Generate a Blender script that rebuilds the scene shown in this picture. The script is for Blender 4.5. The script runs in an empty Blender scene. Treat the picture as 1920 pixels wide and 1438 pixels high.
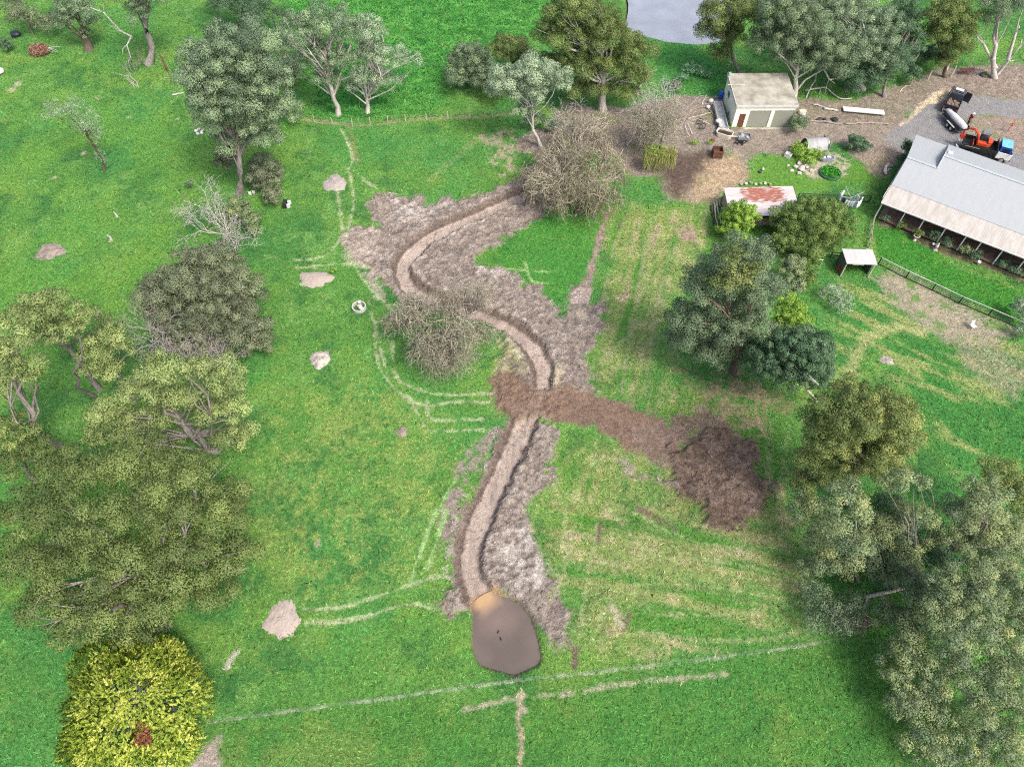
import bpy, bmesh, math, random
import numpy as np
from mathutils import Vector, Matrix
R = math.radians
SC = bpy.context.scene
COL = SC.collection
# ---------------------------------------------------------------- camera
CAM_H, PITCH, FPX = 58.0, R(55), 1371.0
cd = bpy.data.cameras.new('camera'); cam = bpy.data.objects.new('camera', cd); COL.objects.link(cam)
cam.location = (0, 0, CAM_H); cam.rotation_euler = (R(90) - PITCH, 0, 0)
cd.sensor_width = 36; cd.lens = 36 * FPX / 1920; cd.clip_start = .5; cd.clip_end = 6000
SC.camera = cam
# ---------------------------------------------------------------- sky, sun, exposure
SUN_EL, SUN_AZ = 54, 138            # azimuth measured clockwise from +Y
w = bpy.data.worlds.new('World'); SC.world = w; w.use_nodes = True
nt = w.node_tree; bg = nt.nodes['Background']
sky = nt.nodes.new('ShaderNodeTexSky'); sky.sky_type = 'NISHITA'; sky.sun_disc = False
sky.sun_elevation = R(SUN_EL); sky.sun_rotation = R(SUN_AZ); sky.air_density = 1.0; sky.dust_density = 6.0; sky.ozone_density = 1.0
nt.links.new(sky.outputs[0], bg.inputs[0]); bg.inputs[1].default_value = .15
sl = bpy.data.lights.new('sun', 'SUN'); sl.energy = 1.5; sl.angle = R(12); sl.color = (1, .95, .88)
so = bpy.data.objects.new('sun', sl); COL.objects.link(so)
sd_ = Vector((math.cos(R(SUN_EL)) * math.sin(R(SUN_AZ)), math.cos(R(SUN_EL)) * math.cos(R(SUN_AZ)), math.sin(R(SUN_EL))))
so.rotation_euler = sd_.to_track_quat('Z', 'Y').to_euler(); so.location = (40, 20, 90)
SC.view_settings.view_transform = 'Standard'; SC.view_settings.look = 'None'
SC.view_settings.exposure = 0.92; SC.view_settings.gamma = 1
SC.render.engine = 'CYCLES'; SC.cycles.max_bounces = 5; SC.cycles.diffuse_bounces = 3; SC.cycles.transparent_max_bounces = 6
SC.cycles.use_denoising = False; SC.cycles.filter_width = 1.15

# ---------------------------------------------------------------- helpers
_f = np.array([0, math.cos(PITCH), -math.sin(PITCH)]); _u = np.array([0, math.sin(PITCH), math.cos(PITCH)])
def ray(px, py): return _f + np.array([1, 0, 0]) * ((px - 960) / FPX) - _u * ((py - 719) / FPX)
def at(px, py, z=0.0):
    d = ray(px, py); return np.array([0, 0, CAM_H]) + d * ((z - CAM_H) / d[2])
def at_plane(px, py, y):
    d = ray(px, py); return np.array([0, 0, CAM_H]) + d * (y / d[1])
def mpp(p): return float((np.array(p) - [0, 0, CAM_H]) @ _f) / FPX      # metres per photo pixel at p
def norm(a): return a / np.maximum(np.linalg.norm(a, axis=-1, keepdims=True), 1e-9)

def tag(o, label=None, cat=None, group=None, kind=None):
    if label: o['label'] = label
    if cat: o['category'] = cat
    if group: o['group'] = group
    if kind: o['kind'] = kind
    return o
def empty(name, loc, rz=0, label=None, cat=None, group=None):
    o = bpy.data.objects.new(name, None); COL.objects.link(o); o.location = loc; o.rotation_euler = (0, 0, rz)
    o.empty_display_size = .2
    return tag(o, label, cat, group)
def copy_tree(o, parent=None):
    c = o.copy(); COL.objects.link(c)
    if parent: c.parent = parent
    for ch in [x for x in bpy.data.objects if x.parent == o]: copy_tree(ch, c)
    return c
def mesh_np(name, V, F, mat=None, parent=None, loc=None, attrs=None, smooth=False, k=4):
    V = np.asarray(V, np.float32); F = np.asarray(F, np.int32)
    me = bpy.data.meshes.new(name); n = len(F)
    me.vertices.add(len(V)); me.vertices.foreach_set('co', V.ravel())
    me.loops.add(n * k); me.loops.foreach_set('vertex_index', F.ravel())
    me.polygons.add(n); me.polygons.foreach_set('loop_start', np.arange(0, n * k, k, dtype=np.int32))
    me.polygons.foreach_set('loop_total', np.full(n, k, np.int32))
    if smooth: me.polygons.foreach_set('use_smooth', np.ones(n, bool))
    me.update(calc_edges=True)
    for an, (dom, arr) in (attrs or {}).items():
        if arr.ndim == 1:
            a = me.attributes.new(an, 'FLOAT', dom); a.data.foreach_set('value', arr.astype(np.float32))
        else:
            a = me.attributes.new(an, 'FLOAT_COLOR', dom); a.data.foreach_set('color', arr.astype(np.float32).ravel())
    if mat: me.materials.append(mat)
    o = bpy.data.objects.new(name, me); COL.objects.link(o)
    if parent: o.parent = parent
    if loc is not None: o.location = loc
    return o

class MB:
    """collects shapes, links them as one mesh object"""
    def __init__(s): s.v = []; s.f = []
    def add(s, vs, fs):
        b = len(s.v); s.v += [tuple(float(c) for c in p) for p in vs]; s.f += [tuple(b + i for i in f) for f in fs]; return s
    def box(s, c, size, rz=0, tilt=0, taper=1.0, rx=0):
        x, y, z = size[0] / 2, size[1] / 2, size[2] / 2
        M = Matrix.Translation(c) @ Matrix.Rotation(rz, 4, 'Z') @ Matrix.Rotation(tilt, 4, 'Y') @ Matrix.Rotation(rx, 4, 'X')
        t = taper
        ps = [(-x, -y, -z), (x, -y, -z), (x, y, -z), (-x, y, -z), (-x * t, -y * t, z), (x * t, -y * t, z), (x * t, y * t, z), (-x * t, y * t, z)]
        return s.add([M @ Vector(p) for p in ps], [(3, 2, 1, 0), (4, 5, 6, 7), (0, 1, 5, 4), (1, 2, 6, 5), (2, 3, 7, 6), (3, 0, 4, 7)])
    def tube(s, pts, rad, n=6, cap=True):
        pts = [Vector(p) for p in pts]
        if not hasattr(rad, '__len__'): rad = [rad] * len(pts)
        vs = []
        for i, p in enumerate(pts):
            t = (pts[min(i + 1, len(pts) - 1)] - pts[max(i - 1, 0)])
            if t.length < 1e-6: t = Vector((0, 0, 1))
            t.normalize(); a = t.orthogonal().normalized() if abs(t.z) > .95 else t.cross(Vector((0, 0, 1))).normalized(); b = t.cross(a)
            for k in range(n):
                th = 2 * math.pi * k / n; vs.append(p + (a * math.cos(th) + b * math.sin(th)) * rad[i])
        fs = []
        for i in range(len(pts) - 1):
            for k in range(n): fs.append((i * n + k, i * n + (k + 1) % n, (i + 1) * n + (k + 1) % n, (i + 1) * n + k))
        if cap: fs.append(tuple(range(n))[::-1]); fs.append(tuple((len(pts) - 1) * n + k for k in range(n)))
        return s.add(vs, fs)
    def cyl(s, c, r, h, n=16, axis='z', r2=None):
        c = Vector(c); d = {'x': Vector((h / 2, 0, 0)), 'y': Vector((0, h / 2, 0)), 'z': Vector((0, 0, h / 2))}[axis]
        return s.tube([c - d, c + d], [r, r if r2 is None else r2], n)
    def ring(s, c, r0, r1, z0, z1, n=28, jag=0, rng=None):
        vs = []
        for k in range(n):
            th = 2 * math.pi * k / n; a, b = math.cos(th), math.sin(th); j = 1 + (rng.uniform(-jag, jag) if rng else 0)
            for r, z in ((r0, z0), (r1 * j, z0), (r1 * j, z1), (r0, z1)): vs.append((c[0] + a * r, c[1] + b * r, c[2] + z))
        fs = []
        for k in range(n):
            m = (k + 1) % n
            for q in range(4): fs.append((k * 4 + q, m * 4 + q, m * 4 + (q + 1) % 4, k * 4 + (q + 1) % 4))
        return s.add(vs, fs)
    def lathe(s, c, prof, n=20, sx=1, sy=1):
        vs = []; fs = []; m = len(prof)
        for k in range(n):
            th = 2 * math.pi * k / n
            for r, z in prof: vs.append((c[0] + r * math.cos(th) * sx, c[1] + r * math.sin(th) * sy, c[2] + z))
        for k in range(n):
            q = (k + 1) % n
            for i in range(m - 1): fs.append((k * m + i, q * m + i, q * m + i + 1, k * m + i + 1))
        return s.add(vs, fs)
    def prism(s, pts, z0, z1):
        n = len(pts); vs = [(p[0], p[1], z0) for p in pts] + [(p[0], p[1], z1) for p in pts]
        fs = [tuple(range(n))[::-1], tuple(range(n, 2 * n))] + [(i, (i + 1) % n, n + (i + 1) % n, n + i) for i in range(n)]
        return s.add(vs, fs)
    def side(s, prof, y0, y1):
        """profile in x,z extruded along y"""
        n = len(prof); vs = [(p[0], y0, p[1]) for p in prof] + [(p[0], y1, p[1]) for p in prof]
        fs = [tuple(range(n)), tuple(range(n, 2 * n))[::-1]] + [(i, n + i, n + (i + 1) % n, (i + 1) % n) for i in range(n)]
        return s.add(vs, fs)
    def slab(s, a, b, c, d, t):
        """quad a b c d (top face) with thickness t downwards"""
        q = [Vector(x) for x in (a, b, c, d)]; nn = (q[1] - q[0]).cross(q[3] - q[0]).normalized()
        if nn.z < 0: nn = -nn
        return s.add(q + [p - nn * t for p in q], [(0, 1, 2, 3), (7, 6, 5, 4), (0, 4, 5, 1), (1, 5, 6, 2), (2, 6, 7, 3), (3, 7, 4, 0)])
    def blob(s, c, r, rng, n=8, m=5, jag=.18):
        vs = [(c[0], c[1], c[2] + r[2])]
        for i in range(1, m):
            ph = math.pi * i / m
            for k in range(n):
                th = 2 * math.pi * k / n; j = 1 + rng.uniform(-jag, jag)
                vs.append((c[0] + r[0] * j * math.sin(ph) * math.cos(th), c[1] + r[1] * j * math.sin(ph) * math.sin(th), c[2] + r[2] * j * math.cos(ph)))
        vs.append((c[0], c[1], c[2] - r[2])); L = len(vs) - 1; fs = [(0, 1 + k, 1 + (k + 1) % n) for k in range(n)]
        for i in range(m - 2):
            for k in range(n): fs.append((1 + i * n + k, 1 + (i + 1) * n + k, 1 + (i + 1) * n + (k + 1) % n, 1 + i * n + (k + 1) % n))
        fs += [(L, 1 + (m - 2) * n + (k + 1) % n, 1 + (m - 2) * n + k) for k in range(n)]
        return s.add(vs, fs)
    def build(s, name, mat=None, parent=None, loc=None, smooth=False, bevel=0):
        me = bpy.data.meshes.new(name); me.from_pydata(s.v, [], s.f)
        bm = bmesh.new(); bm.from_mesh(me); bmesh.ops.recalc_face_normals(bm, faces=bm.faces); bm.to_mesh(me); bm.free()
        if smooth:
            for p in me.polygons: p.use_smooth = True
        if mat: me.materials.append(mat)
        o = bpy.data.objects.new(name, me); COL.objects.link(o)
        if parent: o.parent = parent
        if loc is not None: o.location = loc
        if bevel:
            b = o.modifiers.new('bevel', 'BEVEL'); b.width = bevel; b.segments = 2; b.limit_method = 'ANGLE'
        return o

# ---------------------------------------------------------------- materials
def nodes(name):
    m = bpy.data.materials.new(name); m.use_nodes = True; t = m.node_tree
    return m, t, t.nodes['Principled BSDF']
def N(t, typ, **kw):
    n = t.nodes.new(typ)
    for k, v in kw.items():
        if k.startswith('i_'): n.inputs[int(k[2:]) if k[2:].isdigit() else k[2:]].default_value = v
        else: setattr(n, k, v)
    return n
_mats = {}
def mat(name, c, rough=.7, var=.18, scale=3.0, metal=0, c2=None, stretch=None, bump=0, spec=.3):
    """procedural: base colour broken by two octaves of noise towards c2"""
    if name in _mats: return _mats[name]
    m, t, b = nodes(name); L = t.links
    tc = N(t, 'ShaderNodeTexCoord'); mp = N(t, 'ShaderNodeMapping'); L.new(tc.outputs['Object'], mp.inputs[0])
    if stretch: mp.inputs['Scale'].default_value = stretch
    n1 = N(t, 'ShaderNodeTexNoise'); n1.inputs['Scale'].default_value = scale; n1.inputs['Detail'].default_value = 6; n1.inputs['Roughness'].default_value = .65
    L.new(mp.outputs[0], n1.inputs[0])
    r = N(t, 'ShaderNodeValToRGB'); L.new(n1.outputs[0], r.inputs[0])
    d = c2 if c2 else tuple(x * (1 - 2 * var) for x in c)
    r.color_ramp.elements[0].position = .32; r.color_ramp.elements[1].position = .68
    r.color_ramp.elements[0].color = (*d, 1); r.color_ramp.elements[1].color = (*[min(1, x * (1 + var * .4)) for x in c], 1)
    L.new(r.outputs[0], b.inputs['Base Color']); b.inputs['Roughness'].default_value = rough; b.inputs['Metallic'].default_value = metal
    b.inputs['Specular IOR Level'].default_value = spec
    if bump:
        bp = N(t, 'ShaderNodeBump'); bp.inputs['Strength'].default_value = bump; bp.inputs['Distance'].default_value = .05
        L.new(n1.outputs[0], bp.inputs['Height']); L.new(bp.outputs[0], b.inputs['Normal'])
    _mats[name] = m; return m
def leafmat(name, c1, c2, c3, trans=.3, rough=.55):
    if name in _mats: return _mats[name]
    m, t, b = nodes(name); L = t.links
    a = N(t, 'ShaderNodeAttribute', attribute_name='tone')
    r = N(t, 'ShaderNodeValToRGB'); L.new(a.outputs['Fac'], r.inputs[0])
    e = r.color_ramp.elements; e[0].position = .1; e[0].color = (*c1, 1); e[1].position = .92; e[1].color = (*c3, 1)
    x = e.new(.5); x.color = (*c2, 1)
    L.new(r.outputs[0], b.inputs['Base Color']); b.inputs['Roughness'].default_value = rough; b.inputs['Specular IOR Level'].default_value = .25
    if trans:
        tr = N(t, 'ShaderNodeBsdfTranslucent'); mx = N(t, 'ShaderNodeMixShader'); mx.inputs[0].default_value = trans
        L.new(r.outputs[0], tr.inputs[0]); L.new(b.outputs[0], mx.inputs[1]); L.new(tr.outputs[0], mx.inputs[2])
        L.new(mx.outputs[0], t.nodes['Material Output'].inputs[0])
    _mats[name] = m; return m
# ---------------------------------------------------------------- ground: one sheet, fine near, out to the horizon
def hash2(ix, iy, s):
    h = (ix.astype(np.int64) * 374761393 + iy.astype(np.int64) * 668265263 + s * 974711) & 0xffffffff
    h = ((h ^ (h >> 13)) * 1274126177) & 0xffffffff
    return ((h ^ (h >> 16)) & 0xffff).astype(np.float32) / 65535
def vnoise(x, y, s=0):
    ix = np.floor(x); iy = np.floor(y); fx = (x - ix).astype(np.float32); fy = (y - iy).astype(np.float32)
    fx = fx * fx * (3 - 2 * fx); fy = fy * fy * (3 - 2 * fy)
    a = hash2(ix, iy, s); b = hash2(ix + 1, iy, s); c = hash2(ix, iy + 1, s); d = hash2(ix + 1, iy + 1, s)
    return a + (b - a) * fx + (c - a) * fy + (a - b - c + d) * fx * fy
def fbm(x, y, s=0, o=4, g=.55):
    t = 0; a = 1; n = 0
    for i in range(o):
        t = t + a * vnoise(x * 2 ** i + 17.3 * i, y * 2 ** i - 9.1 * i, s + i); n += a; a *= g
    return t / n
def sm(a, b, x): t = np.clip((x - a) / (b - a), 0, 1); return t * t * (3 - 2 * t)

xs = np.concatenate([[-2500, -900, -400, -200, -130, -100], np.arange(-86, 86.01, .155), [100, 130, 200, 400, 900, 2500]])
ys = [4.0]
while ys[-1] < 126: ys.append(ys[-1] + .085 + .11 * (ys[-1] / 110))
ys = np.concatenate([[-2500, -900, -300, -100, -40, -15, -4], ys, [135, 160, 220, 400, 900, 2500, 4500]])
NX, NY = len(xs), len(ys)
GX, GY = np.meshgrid(xs, ys); GX = GX.ravel(); GY = GY.ravel(); NV = len(GX)
def W(pts): return np.array([at(*p)[:2] for p in pts])
def sdf_poly(pts, margin=3.0):
    """positive inside; metres; -margin outside the bounding box"""
    P = W(pts); out = np.full(NV, -margin, np.float32)
    lo = P.min(0) - margin; hi = P.max(0) + margin
    idx = np.nonzero((GX > lo[0]) & (GX < hi[0]) & (GY > lo[1]) & (GY < hi[1]))[0]
    x, y = GX[idx], GY[idx]; ins = np.zeros(len(idx), bool); d = np.full(len(idx), 1e9)
    for i in range(len(P)):
        a, b = P[i], P[(i + 1) % len(P)]; e = b - a
        t = np.clip(((x - a[0]) * e[0] + (y - a[1]) * e[1]) / (e @ e + 1e-9), 0, 1)
        d = np.minimum(d, (x - a[0] - t * e[0]) ** 2 + (y - a[1] - t * e[1]) ** 2)
        c = (a[1] > y) != (b[1] > y); ins ^= c & (x < (b[0] - a[0]) * (y - a[1]) / (b[1] - a[1] + 1e-12) + a[0])
    d = np.sqrt(d); out[idx] = np.where(ins, d, np.maximum(-d, -margin)); return out
def dist_line(pts, margin=3.0, world=False):
    P = np.array(pts) if world else W(pts); out = np.full(NV, margin, np.float32)
    for i in range(len(P) - 1):
        a, b = P[i], P[i + 1]; lo = np.minimum(a, b) - margin; hi = np.maximum(a, b) + margin
        idx = np.nonzero((GX > lo[0]) & (GX < hi[0]) & (GY > lo[1]) & (GY < hi[1]))[0]
        x, y = GX[idx], GY[idx]; e = b - a
        t = np.clip(((x - a[0]) * e[0] + (y - a[1]) * e[1]) / (e @ e + 1e-9), 0, 1)
        out[idx] = np.minimum(out[idx], np.hypot(x - a[0] - t * e[0], y - a[1] - t * e[1]))
    return out
def smooth_line(pts, n=6):
    P = np.array(pts, float); P = np.vstack([2 * P[0] - P[1], P, 2 * P[-1] - P[-2]]); o = []
    for i in range(1, len(P) - 2):
        for k in range(n):
            t = k / n; a, b, c, d = P[i - 1:i + 3]
            o.append(.5 * (2 * b + (c - a) * t + (2 * a - 5 * b + 4 * c - d) * t * t + (3 * b - a - 3 * c + d) * t ** 3))
    o.append(P[-2]); return [tuple(q) for q in o]

n12 = fbm(GX / 12, GY / 12, 1); n4 = fbm(GX / 4, GY / 4, 11); n1 = fbm(GX / 1.3, GY / 1.3, 21); n03 = fbm(GX / .42, GY / .42, 31, 3)
warp = (n1 - .5) * 1.3 + (n03 - .5) * .7
def blend(col, m, c, var=0.0, nz=None):
    c = np.array(c, np.float32); m = m[:, None]
    cc = c[None, :] * (1 + var * ((n03 if nz is None else nz)[:, None] - .5) * 2)
    return col * (1 - m) + cc * m
# --- grass base
g_mid = np.array([.074, .190, .038]); g_yel = np.array([.132, .240, .046]); g_deep = np.array([.038, .138, .036]); g_em = np.array([.056, .198, .046])
col = np.tile(g_mid, (NV, 1)).astype(np.float32)
col = blend(col, sm(.45, .72, n12) * .7, g_deep); col = blend(col, sm(.48, .70, n4) * .6, g_yel); col = blend(col, sm(.50, .30, fbm(GX / 2.6, GY / 2.6, 43)) * .75, g_deep * .9); col = blend(col, sm(.56, .72, fbm(GX / 1.8, GY / 1.8, 47)) * .6, (.115, .245, .06)); col = blend(col, sm(.52, .70, fbm(GX / 7, GY / 7, 41)) * .6, g_em)
grass = np.ones(NV, np.float32); Z = np.zeros(NV, np.float32)
# wide fields of their own
lush = sm(-1.5, 2, sdf_poly([(520, -60), (1060, -60), (1010, 60), (860, 90), (830, 215), (600, 222), (560, 120)]) + warp)
col = blend(col, lush * .75, (.045, .215, .035)); wv = fbm(GX / 1.6, GY / .55, 51, 3)
col = blend(col, lush * sm(.5, .7, wv) * .6, (.10, .27, .06)); col = blend(col, lush * sm(.56, .3, wv) * .55, (.018, .105, .02)); Z += lush * (wv - .5) * .5
lush2 = sm(-1, 2, sdf_poly([(1215, 75), (1300, 75), (1380, 140), (1360, 190), (1270, 185), (1225, 170)]) + warp); col = blend(col, lush2 * .6, (.030, .17, .035))
wl = sm(-2, 3, sdf_poly([(-60, 150), (560, 220), (530, 420), (330, 440), (250, 600), (-60, 580)])); col = blend(col, wl * sm(.42, .68, fbm(GX / 5, GY / 5, 61)) * .5, (.095, .225, .035))
mid = sm(-2, 2, sdf_poly([(500, 740), (700, 700), (880, 820), (860, 900), (820, 1080), (560, 1130), (470, 1000)]))
col = blend(col, mid * sm(.40, .62, n1 * .35 + n03 * .45 + n4 * .2) * .8, (.165, .240, .062))
low = sm(-1, 1, sdf_poly([(400, 1360), (980, 1290), (1400, 1225), (1720, 1190), (1760, 1500), (380, 1500)]))
col = blend(col, low * .6, (.050, .155, .028)); col = blend(col, low * sm(.5, .68, n4) * .5, (.13, .20, .05))
tri = sm(-.3, .6, sdf_poly([(900, 480), (985, 420), (1060, 385), (1130, 395), (1095, 520), (1060, 590), (1010, 540), (930, 500)]) + warp * .4); col = blend(col, tri * .6, (.040, .175, .025))
lawn = sm(-.2, .3, sdf_poly([(1640, 425), (1700, 430), (1800, 500), (1960, 560), (1960, 640), (1800, 550), (1700, 500), (1648, 480)]) + warp * .3); col = blend(col, lawn * .85, (.035, .165, .02)); 
# mown, dry, streaked paddock right of the ditch
dry = sm(-2.0, 2.5, sdf_poly([(1135, 385), (1330, 380), (1340, 440), (1240, 600), (1260, 730), (1500, 740), (1480, 900), (1500, 1060), (1530, 1190), (1130, 1230), (1080, 1180), (1000, 960), (1060, 830), (1290, 800), (1100, 720), (1130, 560)]) + warp * 1.5)
def streak(dx, dy, wdt, lng, s): 
    l = math.hypot(dx, dy); dx, dy = dx / l, dy / l
    return fbm((GX * dy - GY * dx) / wdt, (GX * dx + GY * dy) / lng, s, 4)
q0, q1 = W([(1250, 380)])[0], W([(1150, 750)])[0]; st1 = streak(q1[0] - q0[0], q1[1] - q0[1], .75, 9, 71)
q0, q1 = W([(1130, 1100)])[0], W([(1500, 1170)])[0]; st2 = streak(q1[0] - q0[0], q1[1] - q0[1], .8, 8, 75)
upper = sm(24, 32, GY)
st = (st1 * upper + st2 * (1 - upper)) * .62 + n1 * .22 + n4 * .16
col = blend(col, dry * (.25 + .75 * sm(.40, .60, st)) * .8, (.205, .235, .085), .25); col = blend(col, dry * sm(.56, .68, st * .6 + n1 * .4) * .7, (.32, .30, .165), .25)
col = blend(col, dry * sm(.46, .36, st) * .75, (.055, .17, .022)); col = blend(col, dry * sm(.64, .76, st) * sm(.5, .6, n4) * .7, (.21, .165, .13), .2)
# horse paddock at right
pad = sm(-2, 2.5, sdf_poly([(1570, 520), (1660, 500), (1800, 560), (1960, 640), (1960, 880), (1800, 880), (1720, 800), (1660, 690), (1560, 740), (1560, 640)]) + warp)
pn = streak(.83, -.55, 1.0, 4, 81); col = blend(col, pad * .6, (.045, .17, .035)); col = blend(col, pad * sm(.50, .64, pn) * .7, (.24, .27, .10), .2)
col = blend(col, pad * sm(.5, .38, pn) * .5, (.028, .135, .028))
bare = sm(-.9, .9, sdf_poly([(1640, 520), (1680, 505), (1740, 530), (1810, 570), (1920, 620), (1870, 640), (1780, 640), (1720, 600), (1670, 560)]) + warp * 1.4)
col = blend(col, bare * .85, (.27, .23, .18), .3); col = blend(col, bare * sm(.55, .68, n1) * .8, (.09, .19, .04)); grass *= 1 - bare * .7
b2 = sm(-.8, .8, sdf_poly([(1780, 630), (1860, 620), (1930, 700), (1900, 740), (1820, 700)]) + warp * 2); col = blend(col, b2 * .6, (.24, .22, .15), .3)
arc = dist_line(smooth_line([(1598, 690), (1612, 655), (1640, 625), (1690, 610), (1730, 620)]), 3) - warp * .5; col = blend(col, sm(1.0, .1, arc) * .6, (.33, .33, .15), .2)
# earth colours
E_spoil, E_floor, E_dark, E_pale, E_tan = (.205, .174, .148), (.36, .298, .25), (.125, .090, .068), (.40, .37, .335), (.34, .255, .16)
def earth(pts, c, w=.35, k=1.0, var=.35, nz=1.0, patch=0.0, raise_=0.0):
    global col, grass, Z
    m = sm(-w, w, sdf_poly(pts) + warp * nz) * k
    if patch: m = m * sm(patch - .07, patch + .07, n1 * .6 + n03 * .4)
    col = blend(col, m, c, var); grass = grass * (1 - m); Z = Z + raise_ * m; return m
spoil = earth([(683, 378), (702, 362), (722, 357), (747, 360), (772, 368), (788, 362), (803, 378), (835, 365), (860, 370), (900, 360), (945, 342), (985, 318), (1010, 300), (960, 265), (1010, 240), (1060, 250), (1080, 330), (1020, 400), (985, 420), (950, 440), (925, 460), (895, 480), (900, 500), (870, 520), (800, 570), (745, 560), (715, 530), (690, 510), (665, 480), (640, 455), (640, 435), (680, 418), (710, 425), (695, 405)], E_spoil, nz=1.6)
spoil = np.maximum(spoil, earth([(770, 520), (870, 490), (905, 493), (940, 500), (968, 515), (990, 530), (1010, 535), (1035, 565), (1052, 590), (1065, 575), (1075, 540), (1110, 538), (1105, 570), (1140, 565), (1125, 610), (1108, 650), (1100, 690), (1130, 730), (1060, 770), (960, 780), (930, 760), (920, 730), (938, 700), (948, 650), (930, 610), (880, 580), (800, 570)], E_spoil, nz=1.6))
spoil = np.maximum(spoil, earth([(960, 785), (1010, 765), (1030, 790), (1045, 805), (1040, 830), (1030, 860), (1040, 880), (1015, 920), (985, 960), (990, 1000), (1010, 1020), (1020, 1060), (1045, 1110), (1065, 1150), (1068, 1195), (1040, 1215), (1015, 1190), (1000, 1160), (960, 1115), (930, 1105), (890, 1140), (840, 1155), (825, 1130), (845, 1085), (850, 1020), (870, 960), (895, 900), (915, 860), (940, 820)], E_spoil, nz=1.6))
earth([(870, 850), (930, 800), (905, 880), (870, 960), (850, 1010), (845, 1060), (825, 1020), (835, 940), (850, 900)], E_spoil, patch=.5)
earth([(945, 620), (985, 640), (1000, 700), (940, 710), (920, 740), (930, 660)], (.23, .24, .11), patch=.5, k=.8)
earth([(1110, 560), (1140, 560), (1110, 660), (1130, 740), (1250, 790), (1300, 740), (1340, 730), (1290, 800), (1180, 820), (1100, 760), (1090, 660)], E_spoil, patch=.53, k=.75)
earth([(640, 440), (700, 420), (720, 540), (740, 590), (700, 545), (670, 500), (650, 480)], (.33, .28, .24), k=.6, patch=.42, nz=1.6)
for pp in ([(930, 1000), (985, 990), (1010, 1030), (1020, 1080), (975, 1110), (940, 1080)], [(730, 362), (800, 385), (850, 375), (790, 410), (740, 410)], [(1010, 690), (1058, 680), (1045, 715), (1015, 735), (1008, 720)], [(900, 490), (960, 520), (940, 530), (890, 510)]):
    earth(pp, E_pale if pp[0][0] != 1010 else (.50, .43, .28), k=.65, patch=.40, nz=1.3)
# chopped clods of spoil: colour and relief
cl = fbm(GX / .36, GY / .36, 91, 3); cl2 = fbm(GX / .75, GY / .75, 95, 3)
col = blend(col, spoil * sm(.55, .72, cl) * .55, (.32, .285, .255)); col = blend(col, spoil * sm(.45, .32, cl2) * .55, (.125, .10, .088))
Z += spoil * ((cl2 - .4) * .42 + (cl - .5) * .34)
# brown spread soil, the crossing and the dark heap
br = earth([(920, 712), (950, 698), (985, 705), (1000, 728), (1030, 735), (1070, 722), (1110, 730), (1140, 750), (1190, 757), (1230, 775), (1270, 800), (1290, 860), (1240, 855), (1200, 850), (1150, 820), (1110, 800), (1060, 787), (1010, 778), (960, 785), (925, 772)], (.165, .115, .085), var=.35, nz=1.3)
br2 = earth([(1180, 800), (1240, 780), (1330, 770), (1380, 800), (1412, 830), (1425, 870), (1250, 880), (1190, 840)], (.17, .125, .10), k=.92, patch=.36, var=.4)
dk = earth([(1262, 850), (1300, 820), (1360, 812), (1412, 830), (1427, 870), (1435, 920), (1430, 968), (1400, 985), (1370, 992), (1340, 985), (1310, 955), (1280, 925), (1258, 890)], E_dark, var=.5, nz=2.2, w=.6)
dm = fbm(GX / .9, GY / .9, 99, 3); col = blend(col, dk * sm(.5, .68, dm) * .6, (.20, .15, .118)); col = blend(col, dk * sm(.44, .32, cl) * .6, (.065, .048, .04)); Z += dk * (.42 + (dm - .5) * .6) + br * (n03 - .5) * .12
earth([(1150, 860), (1260, 870), (1270, 910), (1180, 890)], E_spoil, patch=.52, k=.7)
earth([(1330, 700), (1440, 720), (1440, 830), (1400, 810), (1340, 760)], (.25, .19, .14), patch=.46, k=.7)
earth([(1260, 690), (1400, 690), (1500, 760), (1440, 800), (1330, 760)], (.15, .14, .07), patch=.44, k=.6)
earth([(1150, 372), (1132, 400), (1116, 450), (1098, 515), (1082, 545), (1106, 545), (1116, 500), (1130, 450), (1146, 392)], (.215, .17, .14), w=.2, nz=.5)
earth([(1075, 538), (1112, 538), (1106, 568), (1070, 566)], (.30, .25, .22), w=.12, nz=.2)
earth([(1262, 416), (1300, 418), (1295, 465), (1272, 460)], (.24, .18, .14), patch=.45, nz=1.2)
# yard
yard = earth([(1020, 235), (1060, 190), (1180, 198), (1270, 178), (1350, 178), (1370, 240), (1480, 240), (1530, 215), (1700, 215), (1740, 170), (1800, 130), (1980, 120), (1980, 330), (1720, 240), (1690, 300), (1640, 325), (1575, 268), (1510, 262), (1490, 300), (1430, 285), (1402, 300), (1410, 330), (1380, 345), (1330, 372), (1250, 375), (1240, 330), (1190, 330), (1150, 290), (1080, 280)], (.205, .178, .148), var=.3)
col = blend(col, yard * sm(.5, .66, n1 * .5 + n4 * .5) * .6, (.20, .15, .13)); col = blend(col, yard * sm(.57, .68, fbm(GX / 2.2, GY / 2.2, 101)) * .5, (.12, .19, .05), .3)
earth([(1255, 295), (1330, 275), (1350, 300), (1310, 340), (1270, 370), (1235, 330)], (.085, .062, .05), k=.95, nz=1.8, w=1.3)
earth([(1330, 300), (1385, 290), (1412, 330), (1380, 348), (1330, 372), (1290, 372), (1310, 340)], E_tan, k=.8, nz=1.8, w=1.3)
earth([(1480, 180), (1600, 185), (1700, 155), (1760, 125), (1980, 112), (1980, 185), (1830, 180), (1790, 195), (1735, 185), (1690, 225), (1490, 228)], (.20, .163, .135), k=.9, var=.5)
earth([(1690, 232), (1730, 190), (1770, 165), (1800, 168), (1760, 200), (1715, 240)], (.52, .44, .30), k=.85, nz=.8)
earth([(1420, 290), (1500, 285), (1570, 300), (1640, 300), (1650, 340), (1560, 345), (1500, 360), (1400, 352), (1405, 330)], (.085, .20, .03), k=.85, var=.2); 
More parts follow.
